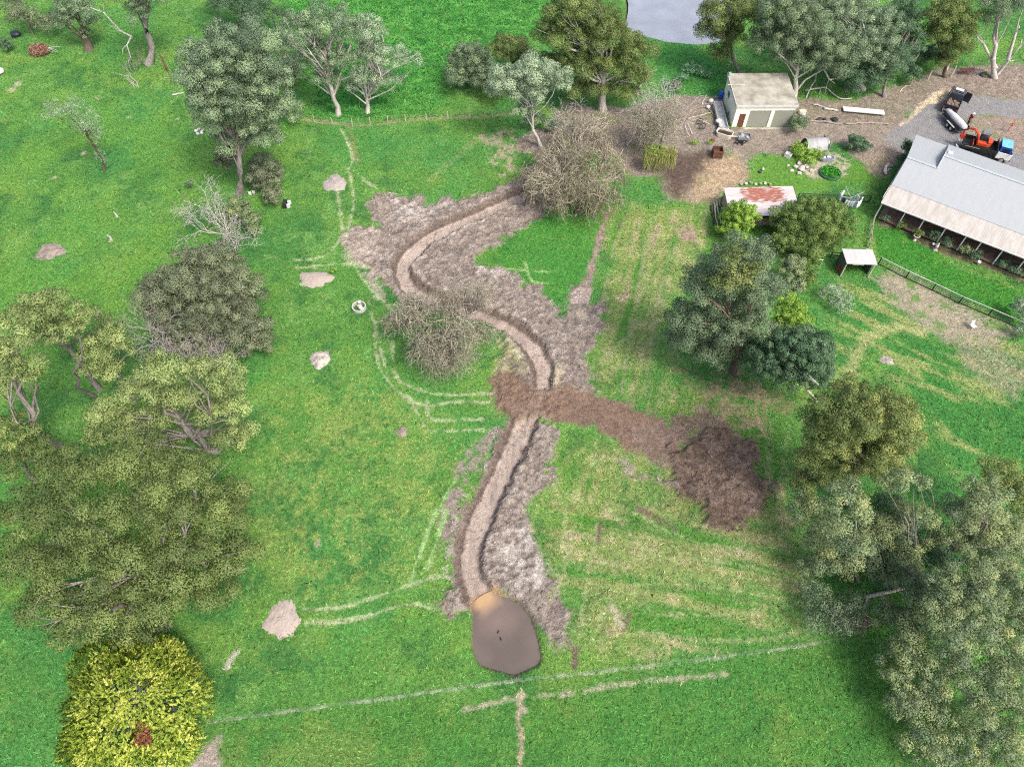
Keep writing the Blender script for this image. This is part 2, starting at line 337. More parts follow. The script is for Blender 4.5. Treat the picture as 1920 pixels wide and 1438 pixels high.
earth([(1500, 300), (1560, 285), (1600, 300), (1580, 330), (1520, 330)], (.36, .30, .25), k=.8, patch=.45)
earth([(1610, 290), (1690, 270), (1660, 330), (1640, 330)], (.25, .20, .15), k=.8)
# gravel drive and turning loop
trk = earth([(1375, 242), (1480, 240), (1600, 234), (1700, 236), (1735, 245), (1725, 262), (1640, 270), (1570, 262), (1480, 262), (1430, 285), (1390, 275)], (.215, .185, .150), k=.9, w=.4, nz=.6)
drv_in = dist_line(smooth_line([(1700, 262), (1738, 240), (1768, 212), (1800, 196), (1850, 192), (1900, 200), (1990, 205)]), 4)
drv_in = np.minimum(drv_in, dist_line(smooth_line([(1730, 245), (1775, 255), (1815, 275), (1870, 295), (1990, 322)]), 4))
drv = sm(.25, -.25, drv_in - np.where(GY < 86, 2.35, 1.75) + warp * .3); col = blend(col, drv, (.205, .205, .205), .18); grass *= 1 - drv
isl = earth([(1812, 232), (1835, 220), (1880, 216), (1990, 222), (1990, 290), (1890, 275), (1840, 258)], (.235, .185, .155), k=.95, var=.35, w=.3, nz=.4); col = blend(col, isl * sm(.6, .7, n1) * .5, (.16, .2, .08))
drv *= 1 - isl; Z = Z * (1 - drv)
bed = earth([(1655, 395), (1700, 402), (1800, 452), (1980, 525), (1980, 545), (1790, 480), (1720, 450), (1690, 425), (1650, 420)], (.13, .10, .07), k=.85, w=.2, nz=.4)
# wheel tracks, fence lines and little scars
def track(pts, wd, c, k=.6, rag=.5):
    global col, grass
    m = sm(wd, wd * .2, dist_line(smooth_line(pts)) - warp * .35) * k * sm(.22, .50, n1 * .45 + n03 * .55 + (.5 - rag) * .24); col = blend(col, m, c, .25); grass = grass * (1 - m * .6)
TP = (.25, .31, .16); TG = (.20, .32, .12)
for p in ([(703, 600), (705, 660), (722, 705), (765, 745), (805, 757), (850, 750), (915, 752)], [(735, 640), (741, 700), (772, 722), (830, 736), (925, 735)], [(765, 740), (790, 783), (808, 805), (905, 803)], [(800, 745), (812, 783), (905, 783)],
          [(570, 1140), (640, 1136), (720, 1112), (790, 1086), (825, 1078)], [(575, 1166), (660, 1160), (760, 1132), (818, 1140)], [(852, 898), (812, 970), (782, 1050), (770, 1090)], [(838, 955), (800, 1065)],
          [(550, 486), (600, 480), (632, 455), (645, 425)], [(555, 500), (640, 492), (700, 500)], [(655, 320), (662, 380), (650, 440)], [(632, 355), (642, 430)], [(650, 470), (690, 535), (740, 580)], [(660, 315), (700, 345), (735, 360)], [(680, 335), (705, 350)],
          [(640, 240), (660, 290), (650, 320)], [(725, 700), (700, 600), (690, 560)], [(940, 500), (990, 505), (1030, 508)], [(985, 490), (1000, 525), (1035, 528)]):
    track(p, .21, TP if p[0][0] not in (852, 838, 940, 985) else TG, .95)
for p in ([(1085, 880), (1020, 930), (995, 990)], [(1100, 900), (1060, 960), (1060, 1060), (1030, 1120)], [(1120, 850), (1110, 900), (1190, 1010), (1260, 1050)], [(1170, 950), (1290, 1010), (1440, 1035)], [(1130, 1055), (1280, 1045), (1400, 1060), (1510, 1090)], [(1150, 1100), (1300, 1095), (1520, 1130)],
          [(1170, 1150), (1350, 1150), (1500, 1130)], [(1200, 1185), (1400, 1200), (1530, 1175)], [(1120, 980), (1100, 1100), (1085, 1200)], [(1150, 1000), (1150, 1100), (1110, 1200)], [(1240, 560), (1180, 620), (1110, 690)], [(1260, 620), (1190, 660), (1120, 720)], [(1230, 400), (1200, 520), (1165, 740)], [(1290, 400), (1235, 560), (1210, 740)], [(1160, 430), (1130, 560)]):
    track(p, .26, (.22, .22, .13) if p[0][1] < 800 else (.24, .28, .13), .55)
for p in ([(1195, 950), (1230, 970), (1270, 992)], [(1182, 1145), (1170, 1180)], [(1080, 1215), (1076, 1248)], [(1172, 400), (1160, 425)], [(1125, 985), (1122, 1010)]): track(p, .32, (.12, .09, .07), .9, 0)
track([(400, 1352), (560, 1330), (760, 1302), (960, 1276), (1200, 1250), (1400, 1225), (1560, 1200)], .11, (.24, .29, .18), .75)
track([(870, 1330), (930, 1314), (980, 1303), (1060, 1300), (1150, 1283), (1250, 1271), (1362, 1262)], .30, (.29, .28, .19), .8, .75)
track([(980, 1300), (972, 1345), (978, 1380), (973, 1460)], .30, (.30, .25, .18), .9, .3); track([(965, 1255), (972, 1275)], .25, (.10, .08, .07), .9, 0)
track([(570, 222), (680, 232), (760, 222), (880, 216), (965, 210)], .45, (.24, .20, .13), .75, .2)
track([(425, 1250), (440, 1222)], .3, E_pale, .8, 0); earth([(380, 1400), (410, 1375), (405, 1440), (340, 1450)], (.27, .235, .20), nz=.5)
track([(655, 235), (670, 300)], .5, (.22, .17, .10), .5, .7)
track([(800, 340), (905, 250), (935, 270), (960, 320)], .7, (.25, .23, .13), .3, 1); earth([(900, 250), (960, 240), (975, 300), (940, 330), (915, 290)], (.28, .25, .17), patch=.5, k=.8)
for x, y, r in ((1090, 590, 1), (595, 1020, .4), (590, 500, .3), (100, 330, .5), (155, 285, .5), (240, 215, .3), (330, 220, .4), (205, 448, .35), (260, 380, .3), (1385, 1030, .3), (1150, 1140, .4), (1160, 1155, .6), (1165, 1172, .5), (985, 1330, .5), (30, 155, .8), (20, 165, .8), (180, 585, .6)):
    c0 = at(x, y)[:2]; m = sm(r, r * .3, np.hypot(GX - c0[0], GY - c0[1]) - warp * .4) * .7; col = blend(col, m, (.36, .31, .24), .3); grass *= 1 - m
# ditch, really dug: floor, banks
CH1 = smooth_line([(1060, 325), (1040, 335), (985, 358), (930, 382), (870, 408), (820, 430), (782, 456), (757, 482), (752, 505), (768, 532), (800, 552), (845, 568), (920, 592), (965, 617), (995, 645), (1012, 680), (1016, 712), (1009, 736)])
CH2 = smooth_line([(988, 768), (974, 805), (950, 855), (921, 915), (896, 970), (882, 1020), (878, 1060), (890, 1100), (915, 1135)])
d1 = dist_line(CH1); d2 = dist_line(CH2); dch = np.minimum(d1, d2)
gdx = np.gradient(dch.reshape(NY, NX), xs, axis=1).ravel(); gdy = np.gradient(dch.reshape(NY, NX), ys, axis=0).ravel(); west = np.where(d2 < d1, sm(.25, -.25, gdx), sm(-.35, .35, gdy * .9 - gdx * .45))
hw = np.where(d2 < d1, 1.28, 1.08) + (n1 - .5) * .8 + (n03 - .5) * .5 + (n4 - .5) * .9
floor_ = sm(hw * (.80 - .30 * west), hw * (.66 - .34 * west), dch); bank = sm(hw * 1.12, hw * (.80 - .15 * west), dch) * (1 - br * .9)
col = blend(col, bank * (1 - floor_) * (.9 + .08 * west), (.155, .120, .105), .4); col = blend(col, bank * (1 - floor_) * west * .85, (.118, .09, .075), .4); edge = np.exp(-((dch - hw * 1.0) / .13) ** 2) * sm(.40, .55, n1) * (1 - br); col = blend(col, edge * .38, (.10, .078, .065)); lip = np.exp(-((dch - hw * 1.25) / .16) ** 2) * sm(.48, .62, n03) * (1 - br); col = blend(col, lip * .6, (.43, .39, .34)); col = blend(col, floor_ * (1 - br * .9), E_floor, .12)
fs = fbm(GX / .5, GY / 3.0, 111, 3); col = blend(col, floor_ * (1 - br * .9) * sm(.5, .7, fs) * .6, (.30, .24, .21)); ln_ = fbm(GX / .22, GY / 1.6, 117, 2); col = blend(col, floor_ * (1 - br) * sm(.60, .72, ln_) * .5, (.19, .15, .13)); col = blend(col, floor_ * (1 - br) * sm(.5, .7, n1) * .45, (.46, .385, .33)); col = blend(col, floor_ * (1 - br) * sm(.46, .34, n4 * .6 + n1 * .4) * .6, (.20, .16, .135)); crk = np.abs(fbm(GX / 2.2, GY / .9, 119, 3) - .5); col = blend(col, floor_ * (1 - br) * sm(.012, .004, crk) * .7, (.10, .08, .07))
grass *= (1 - bank); Z = Z * (1 - bank) - bank * (.30 + .15 * floor_) + floor_ * (n03 - .5) * .05
Z += spoil * (1 - bank) * sm(4, 1.6, dch) * .18
# ponds
POND = [(889, 1160), (893, 1135), (920, 1116), (945, 1116), (975, 1135), (995, 1165), (1008, 1205), (1010, 1235), (988, 1248), (965, 1256), (940, 1250), (905, 1238), (890, 1205)]
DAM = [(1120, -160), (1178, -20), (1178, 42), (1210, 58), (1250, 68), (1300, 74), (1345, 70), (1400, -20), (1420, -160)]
pd = sdf_poly(smooth_line(POND + [POND[0]], 5)[:-1]) + warp * .22; pm = sm(-.55, .5, pd); Z = Z * (1 - pm) - pm * .85
col = blend(col, sm(-.45, -.05, pd), (.13, .12, .075), .4); grass *= 1 - sm(-.3, 0, pd)
earth([(885, 1112), (930, 1098), (945, 1112), (920, 1130), (900, 1150), (880, 1140)], (.40, .27, .15), k=.85, nz=.4)
dd = sdf_poly(DAM, 4); dmk = sm(-1.2, .6, dd); Z = Z * (1 - dmk) - dmk * 1.2; col = blend(col, sm(-.5, 0, dd), (.10, .12, .05), .4)
far = sm(0, 40, np.maximum(np.abs(GX) - 86, GY - 126)); Z = Z + (n12 - .5) * .5 * (1 - far) - .25 * (1 - far); Z += grass * (n03 - .5) * .10 + grass * (n1 - .5) * .12
Z *= (1 - far)
def gz(x, y):
    """height of the ground sheet at a place"""
    i = np.clip(np.searchsorted(xs, x), 1, NX - 1); j = np.clip(np.searchsorted(ys, y), 1, NY - 1)
    i = i if abs(xs[i] - x) < abs(xs[i - 1] - x) else i - 1; j = j if abs(ys[j] - y) < abs(ys[j - 1] - y) else j - 1
    return float(Z[j * NX + i])
def on(px, py, up=0.0):
    p = at(px, py); p[2] = gz(p[0], p[1]) + up; return p

def ground_mat():
    m, t, b = nodes('turf_and_earth'); L = t.links
    tc = N(t, 'ShaderNodeTexCoord'); a = N(t, 'ShaderNodeAttribute', attribute_name='albedo'); g = N(t, 'ShaderNodeAttribute', attribute_name='grassy')
    def nz(sc, det, rg=.6):
        n = N(t, 'ShaderNodeTexNoise'); n.inputs['Scale'].default_value = sc; n.inputs['Detail'].default_value = det; n.inputs['Roughness'].default_value = rg
        L.new(tc.outputs['Object'], n.inputs[0]); return n
    f1 = nz(3.6, 6, .8); f2 = nz(13, 4, .75); f3 = nz(1.1, 4, .7)
    # per-patch hue: towards yellow or towards deep green, only where grass grows
    r1 = N(t, 'ShaderNodeMapRange'); r1.inputs[1].default_value = .36; r1.inputs[2].default_value = .66; r1.inputs[3].default_value = .56; r1.inputs[4].default_value = 1.55; L.new(f1.outputs[0], r1.inputs[0])
    r2 = N(t, 'ShaderNodeMapRange'); r2.inputs[1].default_value = .34; r2.inputs[2].default_value = .66; r2.inputs[3].default_value = .66; r2.inputs[4].default_value = 1.42; L.new(f2.outputs[0], r2.inputs[0])
    mu = N(t, 'ShaderNodeMath', operation='MULTIPLY'); L.new(r1.outputs[0], mu.inputs[0]); L.new(r2.outputs[0], mu.inputs[1])
    gr = N(t, 'ShaderNodeAttribute', attribute_name='grit'); one_ = N(t, 'ShaderNodeMixRGB'); one_.inputs[1].default_value = (1, 1, 1, 1); L.new(gr.outputs['Fac'], one_.inputs[0]); L.new(mu.outputs[0], one_.inputs[2])
    vm = N(t, 'ShaderNodeVectorMath', operation='MULTIPLY'); L.new(a.outputs['Color'], vm.inputs[0]); L.new(one_.outputs[0], vm.inputs[1])
    mix = N(t, 'ShaderNodeMixRGB', blend_type='MIX'); mix.inputs[2].default_value = (.22, .28, .07, 1); L.new(vm.outputs[0], mix.inputs[1])
    r3 = N(t, 'ShaderNodeMapRange'); r3.inputs[1].default_value = .55; r3.inputs[2].default_value = .75; r3.inputs[4].default_value = .5; L.new(f3.outputs[0], r3.inputs[0])
    m3 = N(t, 'ShaderNodeMath', operation='MULTIPLY'); L.new(r3.outputs[0], m3.inputs[0]); L.new(g.outputs['Fac'], m3.inputs[1]); L.new(m3.outputs[0], mix.inputs[0])
    L.new(mix.outputs[0], b.inputs['Base Color']); b.inputs['Roughness'].default_value = .9; b.inputs['Specular IOR Level'].default_value = .15
    ad = N(t, 'ShaderNodeMath', operation='ADD'); L.new(f1.outputs[0], ad.inputs[0]); L.new(f2.outputs[0], ad.inputs[1])
    bp = N(t, 'ShaderNodeBump'); bp.inputs['Strength'].default_value = .8; bp.inputs['Distance'].default_value = .14; L.new(ad.outputs[0], bp.inputs['Height']); L.new(bp.outputs[0], b.inputs['Normal'])
    return m
grit = np.clip(.9 - floor_ * (1 - br) * .70 - drv * .65 - br * .25 - isl * .2 - .3 * trk, .15, 1).astype(np.float32)
GM = ground_mat()
co = np.stack([GX, GY, Z], 1)
ii = (np.arange(NY - 1)[:, None] * NX + np.arange(NX - 1)[None, :]).ravel(); FQ = np.stack([ii, ii + 1, ii + NX + 1, ii + NX], 1)
cat = np.zeros(NV, np.int8); cat[drv > .5] = 1; cat[(bank > .5) & (br < .5)] = 2; cat[dk > .5] = 3; cat[(trk > .5) & (drv < .5)] = 4
fc = cat[FQ[:, 0]]
zz = Z.reshape(NY, NX); dzx = np.gradient(zz, xs, axis=1); dzy = np.gradient(zz, ys, axis=0)
NRM = norm(np.stack([-dzx.ravel(), -dzy.ravel(), np.ones(NV)], 1)).astype(np.float32)
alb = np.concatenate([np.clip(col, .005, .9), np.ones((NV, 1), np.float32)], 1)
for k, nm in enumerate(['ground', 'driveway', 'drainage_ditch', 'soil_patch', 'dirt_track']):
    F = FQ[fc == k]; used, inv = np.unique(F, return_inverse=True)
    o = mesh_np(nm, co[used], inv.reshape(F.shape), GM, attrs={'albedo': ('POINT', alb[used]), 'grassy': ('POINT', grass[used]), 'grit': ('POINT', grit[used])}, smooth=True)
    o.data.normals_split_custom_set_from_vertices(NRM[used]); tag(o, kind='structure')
# water
def water(nm, pts, z, c, rough, grow, plume=()):
    P = W(pts); c0 = P.mean(0); P = c0 + (P - c0) * grow
    P = np.array(smooth_line([tuple(p) for p in P] + [tuple(P[0])], 5))
    m, t, b = nodes(nm + '_water'); tc = N(t, 'ShaderNodeTexCoord'); n = N(t, 'ShaderNodeTexNoise'); n.inputs['Scale'].default_value = .35; n.inputs['Detail'].default_value = 4
    t.links.new(tc.outputs['Object'], n.inputs[0]); r = N(t, 'ShaderNodeValToRGB'); t.links.new(n.outputs[0], r.inputs[0])
    r.color_ramp.elements[0].position = .35; r.color_ramp.elements[1].position = .7; r.color_ramp.elements[0].color = (*[x * .8 for x in c], 1); r.color_ramp.elements[1].color = (*c, 1)
    out = r.outputs[0]
    for px, py, r0, r1, cc, kk in plume:
        c_ = at(px, py, z); vd = N(t, 'ShaderNodeVectorMath', operation='DISTANCE'); vd.inputs[1].default_value = tuple(c_); t.links.new(tc.outputs['Object'], vd.inputs[0]); ad = N(t, 'ShaderNodeMath', operation='MULTIPLY_ADD'); ad.inputs[1].default_value = 1.6; n3 = N(t, 'ShaderNodeTexNoise'); n3.inputs['Scale'].default_value = .9; n3.inputs['Detail'].default_value = 4; t.links.new(tc.outputs['Object'], n3.inputs[0]); t.links.new(n3.outputs[0], ad.inputs[0]); t.links.new(vd.outputs['Value'], ad.inputs[2])
        mr = N(t, 'ShaderNodeMapRange'); mr.inputs[1].default_value = r1 + .8; mr.inputs[2].default_value = r0 + .8; mr.inputs[4].default_value = kk; t.links.new(ad.outputs[0], mr.inputs[0]); mx = N(t, 'ShaderNodeMixRGB'); mx.inputs[2].default_value = (*cc, 1); t.links.new(mr.outputs[0], mx.inputs[0]); t.links.new(out, mx.inputs[1]); out = mx.outputs[0]
    t.links.new(out, b.inputs['Base Color']); b.inputs['Roughness'].default_value = rough; b.inputs['IOR'].default_value = 1.33
    bp = N(t, 'ShaderNodeBump'); bp.inputs['Strength'].default_value = .06; n2 = N(t, 'ShaderNodeTexNoise'); n2.inputs['Scale'].default_value = 2.5; t.links.new(tc.outputs['Object'], n2.inputs[0]); t.links.new(n2.outputs[0], bp.inputs['Height']); t.links.new(bp.outputs[0], b.inputs['Normal'])
    me = bpy.data.meshes.new(nm); me.from_pydata([(p[0], p[1], z) for p in P[:-1]], [], [tuple(range(len(P) - 1))]); me.materials.append(m)
    o = bpy.data.objects.new(nm, me); COL.objects.link(o); return tag(o, kind='structure')
water('pond_water', POND, -.62, (.122, .100, .086), .08, 1.16, [(905, 1120, .5, 1.7, (.36, .24, .13), .95), (935, 1165, .2, 1.9, (.165, .125, .105), .8)])
water('dam_water', DAM, -.75, (.25, .28, .33), .12, 1.03)  # pale blue-grey base colour stands in for the reflected sky

# loose clods of dug earth lying on the spoil: too many to count
def grass_blades():
    rng = np.random.default_rng(17); c = np.nonzero((np.abs(GX) < 84) & (GY > 4) & (GY < 124) & (np.abs(GX) < 34 + GY * .44))[0]
    k = rng.choice(c, 620000); k = k[rng.random(len(k)) < np.clip(grass[k], 0, 1) ** 2 * (.35 + .9 * lush[k] + .4 * n4[k])]; k = k[pm[k] < .05]; k = k[dmk[k] < .05]; n = len(k)
    P = np.stack([GX[k] + rng.uniform(-.1, .1, n), GY[k] + rng.uniform(-.1, .1, n), Z[k] - .02], 1); h = rng.uniform(.09, .22, n) * (1 + .9 * lush[k]); a = rng.uniform(0, 6.283, n); ln = rng.uniform(1.2, 2.3, n) * h; t = rng.uniform(0, 6.283, n); wd = rng.uniform(.03, .075, n)
    s_ = np.stack([np.cos(a), np.sin(a), np.zeros(n)], 1) * wd[:, None]; nn = norm(rng.normal(size=(n, 3)) * .35 + np.array([0, 0, 1.0])); T_ = np.stack([np.cos(t) * ln, np.sin(t) * ln, h], 1); g = np.cross(2 * s_, T_ + s_); s_ = np.where((np.sum(g * nn, 1) < 0)[:, None], -s_, s_); V = np.stack([P - s_, P + s_, P + np.stack([np.cos(t) * ln, np.sin(t) * ln, h], 1)], 1).reshape(-1, 3)
    cc = np.clip(col[k] * rng.uniform(.75, 1.75, (n, 1)) * (1 + rng.normal(size=(n, 1)) * np.array([[.22, .02, .10]])), .008, .8); m, tt, b = nodes('grass_blade'); at_ = N(tt, 'ShaderNodeAttribute', attribute_name='albedo'); tt.links.new(at_.outputs['Color'], b.inputs['Base Color']); b.inputs['Roughness'].default_value = .8; b.inputs['Specular IOR Level'].default_value = .2
    o = mesh_np('grass', V, np.arange(3 * n).reshape(n, 3), m, attrs={'albedo': ('FACE', np.concatenate([cc, np.ones((n, 1))], 1))}, k=3, smooth=True);     o.data.normals_split_custom_set_from_vertices(np.repeat(nn, 3, 0).astype(np.float32)); tag(o, 'short green pasture grass covering the paddocks', 'grass', kind='stuff')
grass_blades()
def clods():
    rng = np.random.default_rng(7); wgt = np.clip(spoil * 1.0 + dk * .9 + br * .35 + yard * .10 + edge * 1.5, 0, 2) * (1 - floor_ * .9) * (1 - drv); pr = rng.random(NV); k = np.nonzero((wgt * .13 > pr) & (np.abs(GX) < 86) & (GY < 126))[0]
    n = len(k); P = np.stack([GX[k] + rng.uniform(-.08, .08, n), GY[k] + rng.uniform(-.08, .08, n), Z[k] + .01], 1); r = (.035 + .095 * rng.random(n) ** 2.2) * (1 + .5 * np.clip(edge[k] + .6 * dk[k], 0, 1))
    o6 = np.array([(1, 0, 0), (0, 1, 0), (-1, 0, 0), (0, -1, 0), (0, 0, .8), (0, 0, -.6)]); V = P[:, None, :] + o6[None] * r[:, None, None] * rng.uniform(.6, 1.35, (n, 6, 1)); F = np.array([(0, 1, 4), (1, 2, 4), (2, 3, 4), (3, 0, 4), (1, 0, 5), (2, 1, 5), (3, 2, 5), (0, 3, 5)])
    a = np.repeat(alb[k] * np.append(np.ones(3), 1) * rng.uniform(.75, 1.35, (n, 1)), 6, 0); m, t, b = nodes('clod_earth'); at_ = N(t, 'ShaderNodeAttribute', attribute_name='albedo'); t.links.new(at_.outputs['Color'], b.inputs['Base Color']); b.inputs['Roughness'].default_value = .95
    tag(mesh_np('soil_clods', V.reshape(-1, 3), (np.arange(n)[:, None, None] * 6 + F[None]).reshape(-1, 3), m, attrs={'albedo': ('POINT', np.clip(a, 0, .9))}, k=3), 'loose clods of dug earth along the ditch banks and dark soil patch', 'soil clods', kind='stuff')
clods()
# ---------------------------------------------------------------- trees and shrubs
BARK_W = mat('pale_bark', (.54, .51, .47), .8, .3, 2.0, stretch=(3, 3, .6), bump=.3)
BARK_G = mat('grey_bark', (.27, .245, .225), .85, .35, 2.5, stretch=(3, 3, .5), bump=.4)
BARK_B = mat('brown_bark', (.15, .115, .09), .9, .3, 2.5, stretch=(3, 3, .5), bump=.4)
BARK_D = mat('dead_wood', (.50, .47, .45), .85, .22, 3)
LM = dict(
    grey=leafmat('leaf_grey_green', (0.090, 0.143, 0.091), (0.225, 0.319, 0.192), (0.459, 0.588, 0.327)),
    greyp=leafmat('leaf_pale_grey', (0.136, 0.195, 0.126), (0.326, 0.427, 0.280), (0.582, 0.703, 0.471)),
    olive=leafmat('leaf_olive', (0.057, 0.089, 0.030), (0.159, 0.219, 0.070), (0.345, 0.426, 0.138)),
    lemon=leafmat('leaf_lemon_green', (0.106, 0.149, 0.053), (0.281, 0.358, 0.132), (0.531, 0.624, 0.251)),
    brown=leafmat('leaf_brown_olive', (0.072, 0.090, 0.054), (0.194, 0.232, 0.138), (0.364, 0.410, 0.242)),
    gold=leafmat('leaf_gold_olive', (0.062, 0.102, 0.036), (0.193, 0.250, 0.083), (0.453, 0.480, 0.152)),
    blue=leafmat('leaf_blue_green', (0.089, 0.156, 0.113), (0.225, 0.300, 0.150), (0.53, 0.55, 0.22)),
    dark=leafmat('leaf_dark_green', (0.038, 0.079, 0.044), (0.100, 0.185, 0.100), (0.211, 0.337, 0.181)),
    lime=leafmat('leaf_lime', (0.083, 0.169, 0.030), (0.244, 0.413, 0.065), (0.473, 0.679, 0.127)),
    round=leafmat('leaf_round_olive', (0.052, 0.102, 0.029), (0.147, 0.239, 0.065), (0.306, 0.392, 0.117)),
    mixed=leafmat('leaf_mixed', (0.062, 0.101, 0.062), (0.171, 0.248, 0.143), (0.343, 0.431, 0.229)),
    rust=leafmat('leaf_rusty', (0.108, 0.042, 0.026), (0.279, 0.107, 0.059), (0.431, 0.179, 0.104), .1),
    conif=leafmat('leaf_golden_conifer', (.09, .175, .02), (.34, .44, .05), (.66, .69, .17), .25),
    mint=leafmat('leaf_mint', (.09, .22, .10), (.19, .38, .20), (.32, .52, .32)),
    twig=leafmat('willow_twigs', (.10, .088, .06), (.29, .265, .18), (.56, .52, .36), .1),
    twigg=leafmat('willow_green_twigs', (.20, .23, .06), (.42, .45, .14), (.58, .58, .26), .2),
    twigp=leafmat('pale_twigs', (.16, .15, .11), (.36, .335, .25), (.56, .53, .40), .1))

LEAF_N, LEAF_S = 2.3, .62
def leaf_mesh(name, C, D, L, Wd, tone, m, parent=None, rng=None, nrm=None):
    n = len(C); rd = rng.normal(size=(n, 3)); S = norm(np.cross(D, rd))
    if nrm is not None:
        S = norm(np.cross(D, nrm + rd * .38)); g = np.cross(S, D); fl = np.sum(g * nrm, 1) > 0; S = np.where(fl[:, None], S, -S)
    D = D * (L * .5)[:, None]; S = S * (Wd * .5)[:, None]
    V = np.stack([C - D, C + S - D * .1, C + D, C - S - D * .1], 1).reshape(-1, 3)
    o = mesh_np(name, V, np.arange(4 * n).reshape(n, 4), m, parent, attrs={'tone': ('FACE', np.clip(tone, 0, 1))}, smooth=nrm is not None)
    if nrm is not None: o.data.normals_split_custom_set_from_vertices(np.repeat(nrm, 4, 0).astype(np.float32))
    return o

def crown_subs(blobs, rng, rsub, cover=1.5, low=-.35, inner=.35):
    out = []
    for C, Rd in blobs:
        C = np.array(C); Rd = np.array(Rd); rs = min(rsub, .6 * Rd.min())
        area = 4 * math.pi * ((Rd[0] * Rd[1]) ** 1.6 / 3 + 2 * (Rd[0] * Rd[2]) ** 1.6 / 3) ** (1 / 1.6)
        n = max(4, int(cover * area * 1.15 / (math.pi * rs * rs)))
        q = norm(rng.normal(size=(n * 8, 3))); q = q[q[:, 2] > low]; rad = np.where(rng.random(len(q)) < inner, rng.uniform(.30, .70, len(q)), rng.uniform(.80, 1.0, len(q)))
        P = C + q * (Rd - rs * .5) * rad[:, None]; got = 0
        for p, qq, ra in zip(P, q, rad):                            # keep the clumps apart so that gaps stay between them
            r = rs * rng.choice([.6, .8, 1.0, 1.2])
            if got < n and all(((p - o[0]) ** 2).sum() > ((.76 if ra > .75 else .5) * (r + o[1])) ** 2 for o in out[-160:]): out.append((p, r, qq)); got += 1
    return out
def crown_leaves(subs, rng, dens, L, Wd, droop=.3, flat=.75, spread=.55):
    Cs, Ds, Ts, Ns = [], [], [], []
    for p, r, q0 in subs:
        n = max(12, int(dens * r * r)); q = norm(rng.normal(size=(n, 3)) + np.array([0, 0, .35]) + q0 * .25)
        rr = r * rng.random(n) ** .33 * (1 + .12 * np.abs(rng.normal(size=n))); P = p + q * rr[:, None] * np.array([1, 1, flat])
        Cs.append(P); Ds.append(norm(rng.normal(size=(n, 3)) * spread + q * .30 + np.array([0, 0, -droop])))
        Ts.append(np.clip(.5 + rng.normal() * .10 + rng.normal(size=n) * .08, 0, 1)); Ns.append(norm(q * .8 + np.array([0, 0, .30]) + rng.normal(size=(n, 3)) * .20))
    C = np.concatenate(Cs); D = np.concatenate(Ds); T = np.concatenate(Ts)
    # ragged outline: a few leaves thrown past the clumps
    return C, D, L * rng.uniform(.6, 1.35, len(C)), Wd * rng.uniform(.7, 1.3, len(C)), T, np.concatenate(Ns)
def curve(a, b, rng, sag=.12, n=4, lift=0):
    a = np.array(a); b = np.array(b); l = np.linalg.norm(b - a); o = rng.normal(size=3) * sag * l; o[2] = abs(o[2]) * .4 + lift * l
    return [a + (b - a) * t + o * math.sin(math.pi * t) + rng.normal(size=3) * .02 * l * (0 < t < 1) for t in np.linspace(0, 1, n + 1)]

def tree(name, label, cat, blobs, base=None, leaf='grey', bark=BARK_G, rsub=1.0, dens=300, L=.34, Wd=.12, droop=.3, cover=1.5, trunk=.30, limbs=18, seed=0, group=None, low=-.35, inner=.35, flat=.75, stems=1, part='foliage', fork=.45, extra=None, limb_r=.34):
    """blobs: (px, py, rx_px, ry_px, z or None) seen ellipses of the crown; None puts the lobe above the base line"""
    rng = np.random.default_rng(seed + 1000)
    if base is not None: B = at(*base)
    B3 = []
    for b in blobs:
        px, py, rx, ry, z = b[:5]
        c = at_plane(px, py, B[1]) if z is None else at(px, py, z)
        s = mpp(c)
        if z is None and c[2] < ry * s * .75 + .4: c = at(px, py, ry * s * .75 + .4)
        s = mpp(c); B3.append((c, np.array([rx * s, .5 * (rx + ry) * s, ry * s])))
    if base is None: c = B3[0][0]; B = np.array([c[0], c[1], 0])
    B = np.array([B[0], B[1], gz(B[0], B[1])])
    root = empty(name, B, 0, label, cat, group)
    subs = [(p - B, r, q) for p, r, q in crown_subs(B3, rng, rsub, cover, low, inner) if p[2] > B[2] + .15]
    C, D, Ls, Ws, T, Nn = crown_leaves(subs, rng, dens * LEAF_N, L * LEAF_S, Wd * LEAF_S, droop, flat)
    k = C[:, 2] > .08
    leaf_mesh(part, C[k], D[k], Ls[k], Ws[k], T[k], LM[leaf], root, rng, Nn[k])
    cen = np.mean([b[0] for b in B3], 0) - B; topz = max(b[0][2] + b[1][2] * .6 for b in B3) - B[2]
    if trunk:
        for s in range(stems):
            f = np.array([cen[0], cen[1], max(cen[2], topz * .6)]); f[:2] += rng.normal(size=2) * .12 * topz * (stems > 1)
            a = np.array([0, 0, -.15]) + np.append(rng.normal(size=2) * .35 * (stems > 1), 0)
            P = curve(a, f, rng, .04, 7); mb = MB(); tr = trunk * (1 if s == 0 else .7)
            mb.tube(P, [tr * (1.35 if i == 0 else 1 - .09 * i) for i in range(8)], 8, False); mb.build('trunk', bark, root, smooth=True)
            if s == 0: P0 = P
        mb = MB(); idx = rng.permutation(len(subs))[:limbs]
        for i in idx:
            tgt = subs[i][0]; j = int(rng.uniform(fork * 7, 6.6)); st = np.array(P0[j])
            if tgt[2] < st[2] - .5: st = np.array(P0[max(2, int(fork * 7) - 1)])
            r0 = trunk * limb_r * rng.uniform(.7, 1.2); Q = curve(st, tgt, rng, .10, 4, .06); mb.tube(Q, [r0, r0 * .8, r0 * .6, r0 * .42, r0 * .2], 5, False)
            for _ in range(2):
                e = tgt + rng.normal(size=3) * subs[i][1] * .9; mb.tube(curve(Q[2], e, rng, .1, 3), [r0 * .4, r0 * .3, r0 * .2, r0 * .1], 4, False)
        if limbs: mb.build('limb', bark, root, smooth=True)
    if extra: extra(root, B, rng)
    return root

